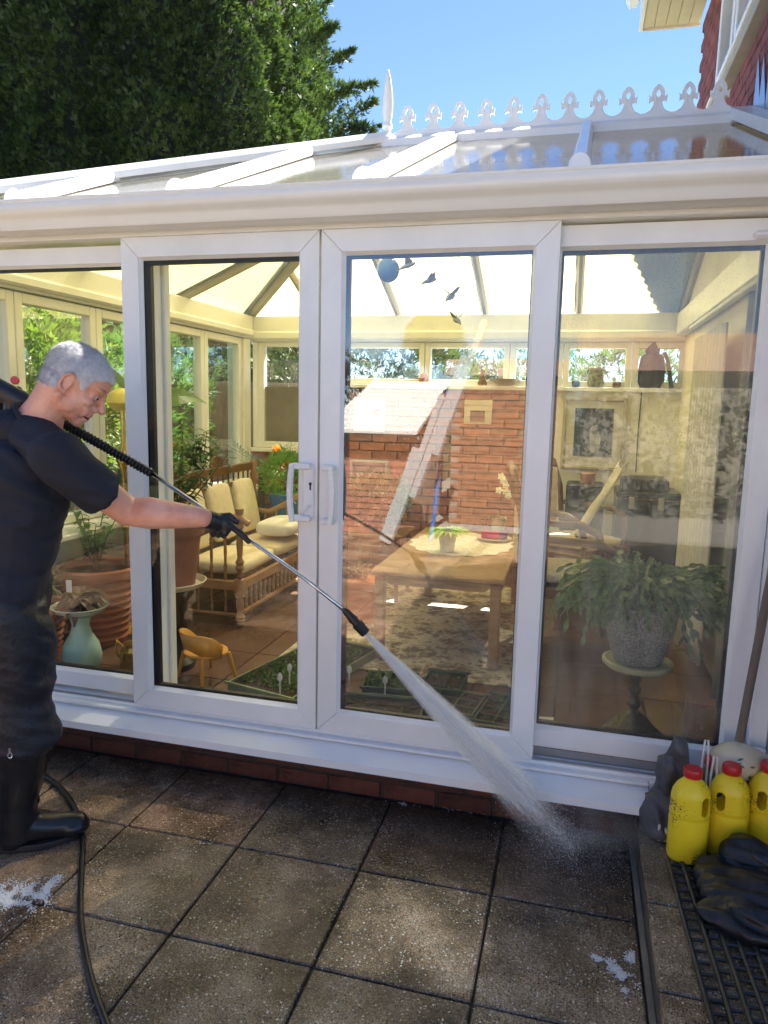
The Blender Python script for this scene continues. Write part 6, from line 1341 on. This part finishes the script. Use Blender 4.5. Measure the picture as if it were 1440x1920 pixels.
for x, y, h_ in ((.94, -.13, .36), (.965, -.16, .32), (1.165, -.06, .32), (1.20, -.04, .31)): MB().tube([(x - .008, y, SZ), (x - .008, y, SZ + h_ * .8), (x - .004, y, SZ + h_), (x + .006, y, SZ + h_), (x + .010, y, SZ + h_ * .8), (x + .010, y, SZ)], .0035, 6).build('wire', wwm, wr_)
# cream vase lying on its side
q = at(1378, 1428, Y=-.07); vd = thing('painted_vase', 'cream vase painted with green leaves lying on its side behind the yellow bottles', 'vase', q)
ax = Vector((.97, .12, .10)).normalized(); az = Vector((0, 0, 1)); ay = az.cross(ax).normalized(); az = ax.cross(ay); VM = Matrix((ay, az, ax)).transposed()
mb = MB().lathe([(.0, -.075), (.035, -.075), (.05, -.06), (.066, -.02), (.068, .01), (.058, .045), (.036, .08), (.024, .10), (.022, .13), (.030, .155), (.026, .156), (.016, .13), (0, .12)], (0, 0, 0), 34); mb.v = [tuple(q + VM @ Vector(v)) for v in mb.v]; mb.build('body', M('cream_glaze', (.62, .56, .42), .25, var=.06), vd, smooth=60)
pm_ = M('painted_green', (.07, .13, .09), .35); 
def on_vase(s_, a):
    zz = [-.075, -.06, -.02, .01, .045, .08]; rr_ = [.035, .05, .066, .068, .058, .036]; r_ = float(np.interp(s_, zz, rr_)) + .0012; return q + VM @ Vector((r_ * math.cos(a), r_ * math.sin(a), s_))
lf = MB()
for k in range(16):
    s_ = rnd(-.055, .03); a = math.radians(rnd(180, 275)) * 1.0 + math.pi * 0; a = rnd(2.6, 4.4) if ay.y > 0 else rnd(-.6, 1.2)
    L = rnd(.015, .028); an = rnd(-1, 1); p0, p1 = on_vase(s_, a), on_vase(s_ + L * math.cos(an), a + L * math.sin(an) / .06); pm1 = on_vase(s_ + L * .5 * math.cos(an) - .004 * math.sin(an), a + (L * .5 * math.sin(an) + .004 * math.cos(an)) / .06); pm2 = on_vase(s_ + L * .5 * math.cos(an) + .004 * math.sin(an), a + (L * .5 * math.sin(an) - .004 * math.cos(an)) / .06)
    lf.add([p0, pm1, p1, pm2], [(0, 1, 2, 3)])
lf.build('painted_leaves', pm_, vd)
# pole leaning in the corner
p0, p1 = at(1385, 1395, Y=-.05), at(1440, 1110, Y=-.035); pd = (p1 - p0).normalized(); pb_ = p0 - pd * ((p0.z - SZ) / pd.z)
tag(MB().tube([pb_, pb_ + pd * .7, pb_ + pd * 1.45], [.0145, .0145, .0135], 12).build('wooden_pole', M('weathered_wood', (.16, .13, .10), .8, var=.3, scale=14, stretch=(3, 3, .3), bump=.3), smooth=50), 'weathered wooden broom pole leaning against the white corner post', 'pole')
# crumpled grey sack against the sill
sk = Blob(); a, b_, c, d = Vector((.83, -.10, SZ + .04)), Vector((.845, -.075, .28)), at(1262, 1430, Y=-.12), at(1272, 1392, Y=-.13)
sk.etube([Vector((.83, -.13, SZ)), a + Zu * .02, b_, c, d], [.055, .06, .045, .032, .016], [.05, .055, .04, .028, .02], Vector((1, 0, 0))); sk.ell((.86, -.12, SZ + .06), (.05, .05, .06))
sko = thing('grey_sack', 'crumpled dark grey plastic sack bunched up beside the leftmost yellow bottle', 'sack', (.84, -.12, SZ))
place(sk.mesh('sack', .006, 3, .4), 'sack', M('grey_sack_plastic', (.085, .085, .095), .5, var=.3, scale=10, bump=.5, bscale=50), sko, wrinkles(.022, 14, (1, .2, .15), 2))
q = at(1243, 1562, Z=SZ + .03); bkm = MB().cbox(q.x - .018, q.x + .012, q.y - .01, q.y + .01, SZ + .004, SZ + .012, .002).cbox(q.x - .018, q.x - .010, q.y - .01, q.y + .01, SZ + .0125, SZ + .062, .002).cbox(q.x + .004, q.x + .012, q.y - .01, q.y + .01, SZ + .0125, SZ + .05, .002)
tag(bkm.build('white_bracket', white), 'small white plastic bracket at the foot of the leftmost yellow bottle', 'bracket')
# rubber mat of bars and links
matt = thing('rubber_mat', 'black open grid rubber mat on the step', 'mat', (.95, -.6, SZ)); rubm = M('mat_rubber', (.022, .022, .024), .5, var=.3, bump=.3, bscale=60); lk = MB()
md_ = Vector((.045, -1, 0)).normalized(); mx_ = Vector((1, .045, 0)).normalized(); o0 = Vector((.828, -.29, SZ))
nb_ = 17
for i in range(nb_):
    s0_ = o0 + mx_ * (i * .043); 
    mb = MB(); mb.tube([s0_ + Zu * .0075, s0_ + md_ * .45 + Zu * .008 + mx_ * .006 * math.sin(i), s0_ + md_ * 1.6 + Zu * .0075], .0072, 6); mb.build('bar', rubm, matt)
    if i < nb_ - 1:
        for k in range(38): p = s0_ + md_ * (.02 + k * .042 + (.021 if i % 2 else 0)) + Zu * .0075; lk.tube([p + mx_ * .006, p + mx_ * .037], .0055, 6)
l_ = lk.build('links', rubm, matt)
# black bag on the mat
bgb = Blob(); 
for (u, v, rx, ry, rzz) in ((1362, 1650, .085, .09, .030), (1408, 1628, .09, .065, .058), (1410, 1688, .14, .11, .034), (1382, 1722, .11, .06, .020), (1450, 1700, .16, .14, .04), (1430, 1742, .13, .05, .02)):
    q = at(u, v, Z=SZ + .03); bgb.ell((q.x, q.y, SZ + .012 + rzz * .9), (rx, ry, rzz))
bgo = thing('black_bag', 'black wet fabric bag slumped on the rubber mat in front of the yellow bottles', 'bag', (1.1, -.4, SZ + .012))
place(bgb.mesh('bag', .006, 4, .5), 'bag', M('black_wet_fabric', (.012, .012, .016), .42, var=.4, scale=8, bump=.4, bscale=45), bgo, wrinkles(.016, 13, (.3, 1, .6), 6))
# ------------------------------------------------------------------ water: jet, mist, foam
def volume_mat(name, build):
    m = bpy.data.materials.new(name); m.use_nodes = True; n = m.node_tree.nodes; l = m.node_tree.links; n.remove(n['Principled BSDF']); v = n.new('ShaderNodeVolumePrincipled'); v.inputs['Color'].default_value = (.995, .997, 1, 1); v.inputs['Anisotropy'].default_value = 0
    l.new(build(n, l), v.inputs['Density']); l.new(v.outputs[0], n['Material Output'].inputs['Volume']); return m
N0 = nz; N1 = at(1075, 1590, Z=.03); JL = (N1 - N0).length; jd = (N1 - N0).normalized()
RE = .115
def jet_density(n, l):
    tc = n.new('ShaderNodeTexCoord'); sx = n.new('ShaderNodeSeparateXYZ'); l.new(tc.outputs['Object'], sx.inputs[0])
    def mth(op, a, b=None):
        x = n.new('ShaderNodeMath'); x.operation = op
        for s_, i in ((a, 0), (b, 1)):
            if s_ is None: continue
            if isinstance(s_, (int, float)): x.inputs[i].default_value = s_
            else: l.new(s_, x.inputs[i])
        return x.outputs[0]
    t = mth('DIVIDE', sx.outputs[2], JL)
    r = mth('SQRT', mth('ADD', mth('MULTIPLY', sx.outputs[0], sx.outputs[0]), mth('MULTIPLY', sx.outputs[1], sx.outputs[1])))
    Rz = mth('ADD', mth('MULTIPLY', mth('POWER', mth('MAXIMUM', t, 0.0), 1.05), RE * .86), .011)
    q = mth('SUBTRACT', 1.0, mth('DIVIDE', r, Rz)); q = mth('MAXIMUM', q, 0.0)
    mp_ = n.new('ShaderNodeMapping'); mp_.inputs['Scale'].default_value = (60, 60, 6); l.new(tc.outputs['Object'], mp_.inputs[0])
    dv = n.new('ShaderNodeVectorMath'); dv.operation = 'MULTIPLY'; l.new(tc.outputs['Object'], dv.inputs[0])
    cb = n.new('ShaderNodeCombineXYZ'); iv = mth('DIVIDE', .09, Rz); l.new(iv, cb.inputs[0]); l.new(iv, cb.inputs[1]); cb.inputs[2].default_value = .12; l.new(cb.outputs[0], dv.inputs[1])
    ns = n.new('ShaderNodeTexNoise'); ns.inputs['Scale'].default_value = 45; ns.inputs['Detail'].default_value = 3; l.new(dv.outputs[0], ns.inputs['Vector'])
    ns2 = n.new('ShaderNodeTexNoise'); ns2.inputs['Scale'].default_value = 13; ns2.inputs['Detail'].default_value = 5; l.new(tc.outputs['Object'], ns2.inputs['Vector'])
    st_ = n.new('ShaderNodeMapRange'); st_.inputs[1].default_value = .38; st_.inputs[2].default_value = .66; st_.inputs[3].default_value = .06; l.new(ns.outputs[0], st_.inputs[0])
    s2 = n.new('ShaderNodeMapRange'); s2.inputs[1].default_value = .35; s2.inputs[2].default_value = .65; s2.inputs[3].default_value = .45; l.new(ns2.outputs[0], s2.inputs[0])
    fall = n.new('ShaderNodeMapRange'); fall.inputs[1].default_value = 0.0; fall.inputs[2].default_value = 1.0; fall.inputs[3].default_value = 1; fall.inputs[4].default_value = .0; l.new(t, fall.inputs[0])
    k = mth('MULTIPLY', mth('POWER', fall.outputs[0], 2.4), 900.0); k = mth('ADD', k, 9.0)
    ends = n.new('ShaderNodeMapRange'); ends.inputs[1].default_value = 1.0; ends.inputs[2].default_value = .6; l.new(t, ends.inputs[0])
    return mth('MULTIPLY', mth('MULTIPLY', mth('MULTIPLY', mth('POWER', q, .8), st_.outputs[0]), mth('MULTIPLY', k, ends.outputs[0])), s2.outputs[0])
jet = thing('water_jet', 'white jet of water spraying from the lance nozzle onto the sill and slabs', 'water jet', N0)
jet.rotation_euler = jd.to_track_quat('Z', 'Y').to_euler()
mb = MB(); mb.lathe([(.013, .0), (.028, JL * .1), (.060, JL * .4), (.095, JL * .75), (RE * 1.02, JL)], (0, 0, 0), 20)
o = mb.build('spray', volume_mat('water_spray', jet_density), jet, local=True); o['kind'] = 'stuff'
dr = MB()
for k in range(9000):
    t = rnd(.0, 1) ** .75; r_ = (.005 + RE * .8 * t ** 1.05) * min(1.25, abs(random.gauss(0, .5))); a = rnd(0, 6.28); p = Vector((r_ * math.cos(a), r_ * math.sin(a), t * JL)); L = rnd(.004, .014); w_ = rnd(.0005, .0012); dz = Vector((p.x / max(.05, t * JL), p.y / max(.05, t * JL), 1)).normalized()
    dr.add([p, p + Vector((w_, 0, 0)) + dz * L * .5, p + dz * L, p + Vector((-w_ * .5, w_, 0)) + dz * L * .5], [(0, 1, 2, 3)])
fil = MB()
for k in range(1700):
    t0 = rnd(0, .72) ** 1.2; r_ = abs(random.gauss(0, .42)); r_ = min(r_, 1.05); a = rnd(0, 6.28); L = rnd(.05, .24); w_ = rnd(.0006, .0016) * (.6 + t0)
    ps = []
    for q in range(6):
        t = t0 + L / JL * q / 5; rr_ = (.006 + RE * .72 * t ** 1.05) * r_; ps.append(Vector((rr_ * math.cos(a) + rnd(-.0012, .0012), rr_ * math.sin(a) + rnd(-.0012, .0012), t * JL)))
    fil.tube(ps, [w_ * .2, w_, w_ * 1.1, w_, w_ * .7, w_ * .1], 3, cap=False)
m = bpy.data.materials.new('water_thread'); m.use_nodes = True; n = m.node_tree.nodes; l = m.node_tree.links; b = n['Principled BSDF']; b.inputs['Base Color'].default_value = (.95, .96, .97, 1); b.inputs['Roughness'].default_value = .15
t_ = n.new('ShaderNodeBsdfTransparent'); tl_ = n.new('ShaderNodeBsdfTranslucent'); tl_.inputs[0].default_value = (.95, .96, .97, 1); x = n.new('ShaderNodeMixShader'); x.inputs[0].default_value = .45; l.new(b.outputs[0], x.inputs[1]); l.new(tl_.outputs[0], x.inputs[2])
y = n.new('ShaderNodeMixShader'); y.inputs[0].default_value = .35; l.new(x.outputs[0], y.inputs[1]); l.new(t_.outputs[0], y.inputs[2]); l.new(y.outputs[0], n['Material Output'].inputs[0])
fil.build('water_threads', m, jet, local=True)['kind'] = 'stuff'
dm_ = M('droplet_white', (.93, .94, .96), .25)
dr.build('droplets', dm_, jet, local=True)['kind'] = 'stuff'
def mist_density(n, l):
    tc = n.new('ShaderNodeTexCoord'); ln = n.new('ShaderNodeVectorMath'); ln.operation = 'LENGTH'; l.new(tc.outputs['Object'], ln.inputs[0])
    a = n.new('ShaderNodeMapRange'); a.inputs[1].default_value = 1.0; a.inputs[2].default_value = .1; a.inputs[3].default_value = 0; a.inputs[4].default_value = 1; a.interpolation_type = 'SMOOTHSTEP'; l.new(ln.outputs['Value'], a.inputs[0])
    ns = n.new('ShaderNodeTexNoise'); ns.inputs['Scale'].default_value = 2.3; ns.inputs['Detail'].default_value = 4; ns.inputs['Distortion'].default_value = .6; l.new(tc.outputs['Object'], ns.inputs['Vector'])
    b = n.new('ShaderNodeMapRange'); b.inputs[1].default_value = .42; b.inputs[2].default_value = .68; l.new(ns.outputs[0], b.inputs[0])
    c = n.new('ShaderNodeMath'); c.operation = 'MULTIPLY'; l.new(a.outputs[0], c.inputs[0]); l.new(b.outputs[0], c.inputs[1]); d = n.new('ShaderNodeMath'); d.operation = 'MULTIPLY'; d.inputs[1].default_value = 3.0; l.new(c.outputs[0], d.inputs[0]); return d.outputs[0]
mo = MB().ico((0, 0, 0), 1, 3).build('mist', volume_mat('spray_mist', mist_density), None, local=True); mo.location = (.56, -.16, .13); mo.scale = (.36, .20, .19); mo['kind'] = 'stuff'
fm_ = M('white_foam', (.9, .9, .9), .5, var=.12, scale=60, bump=.8, bscale=160)
def foam(name, label, blobs, n_, seed):
    rr = random.Random(seed); mb = MB()
    for k in range(n_):
        (u, v, su, sv, rot) = rr.choice(blobs); a, b_ = rr.gauss(0, .5) * su, rr.gauss(0, .5) * sv; c_, s_ = math.cos(rot), math.sin(rot)
        q = at(u + a * c_ - b_ * s_, v + a * s_ + b_ * c_, Z=.001); w_ = noise.noise(Vector((q.x * 28, q.y * 28, seed)))
        if w_ < rr.gauss(.0, .14): continue
        r_ = rr.uniform(.0006, .0028); mb.ico(q, r_, 1, (1, 1, .5))
    o = mb.build(name, fm_, smooth=True); tag(o, label, kind='stuff'); return o
foam('foam', None, [(25, 1675, 45, 22, .1), (65, 1680, 30, 28, -.9), (10, 1690, 25, 12, 0), (95, 1660, 22, 7, -.8)], 9000, 1)  # white foam here also stands in for a patch of sun on the slabs
foam('foam', None, [(1150, 1812, 40, 12, .75), (1172, 1835, 22, 14, .8), (1125, 1800, 16, 6, .6), (1185, 1795, 12, 10, .4), (1178, 1860, 14, 8, .7)], 3600, 2)
foam('foam', None, [(860, 1518, 60, 5, .13), (760, 1508, 30, 3, .13)], 260, 3)
sp_ = MB()
for k in range(5200):
    p = Vector((random.gauss(.56, .14), random.gauss(-.15, .08), 0)); h_ = abs(random.gauss(0, .075)); p.z = h_ + .003; r_ = rnd(.0003, .0011)
    if p.x < .75 and p.y < -.01: sp_.add([p + Vector((r_, 0, 0)), p + Vector((0, r_, 0)), p + Vector((0, 0, r_ * 1.6)), p - Vector((r_, r_, 0)) * .6], [(0, 1, 2), (0, 2, 3), (1, 3, 2), (0, 3, 1)])
sp_.build('splash_droplets', dm_)['kind'] = 'stuff'

# repeats of a kind share a group phrase
PH = {'trough': 'troughs along the inside of the doors', 'seed_tray': 'seed trays along the inside of the doors', 'plant_label': 'plant labels stuck in the troughs', 'hanging_bird': 'bird ornaments hanging in the right door', 'garden_fence': 'garden fences round the conservatory', 'ribbed_pot': 'ribbed terracotta pots at the left pane', 'carved_armchair': 'carved armchairs right of the table', 'window_plant': 'pot plants along the left windows', 'red_canister': 'red topped canisters behind the yellow bottles', 'garden_shrub': 'shrubs outside the conservatory windows', 'garden_hedge': 'hedges round the garden', 'curtain': 'curtains along the house wall'}
for o in S.objects:
    if o.parent is None and 'label' in o and 'group' not in o:
        k = o.name.split('.')[0]
        if k in PH: o['group'] = PH[k]
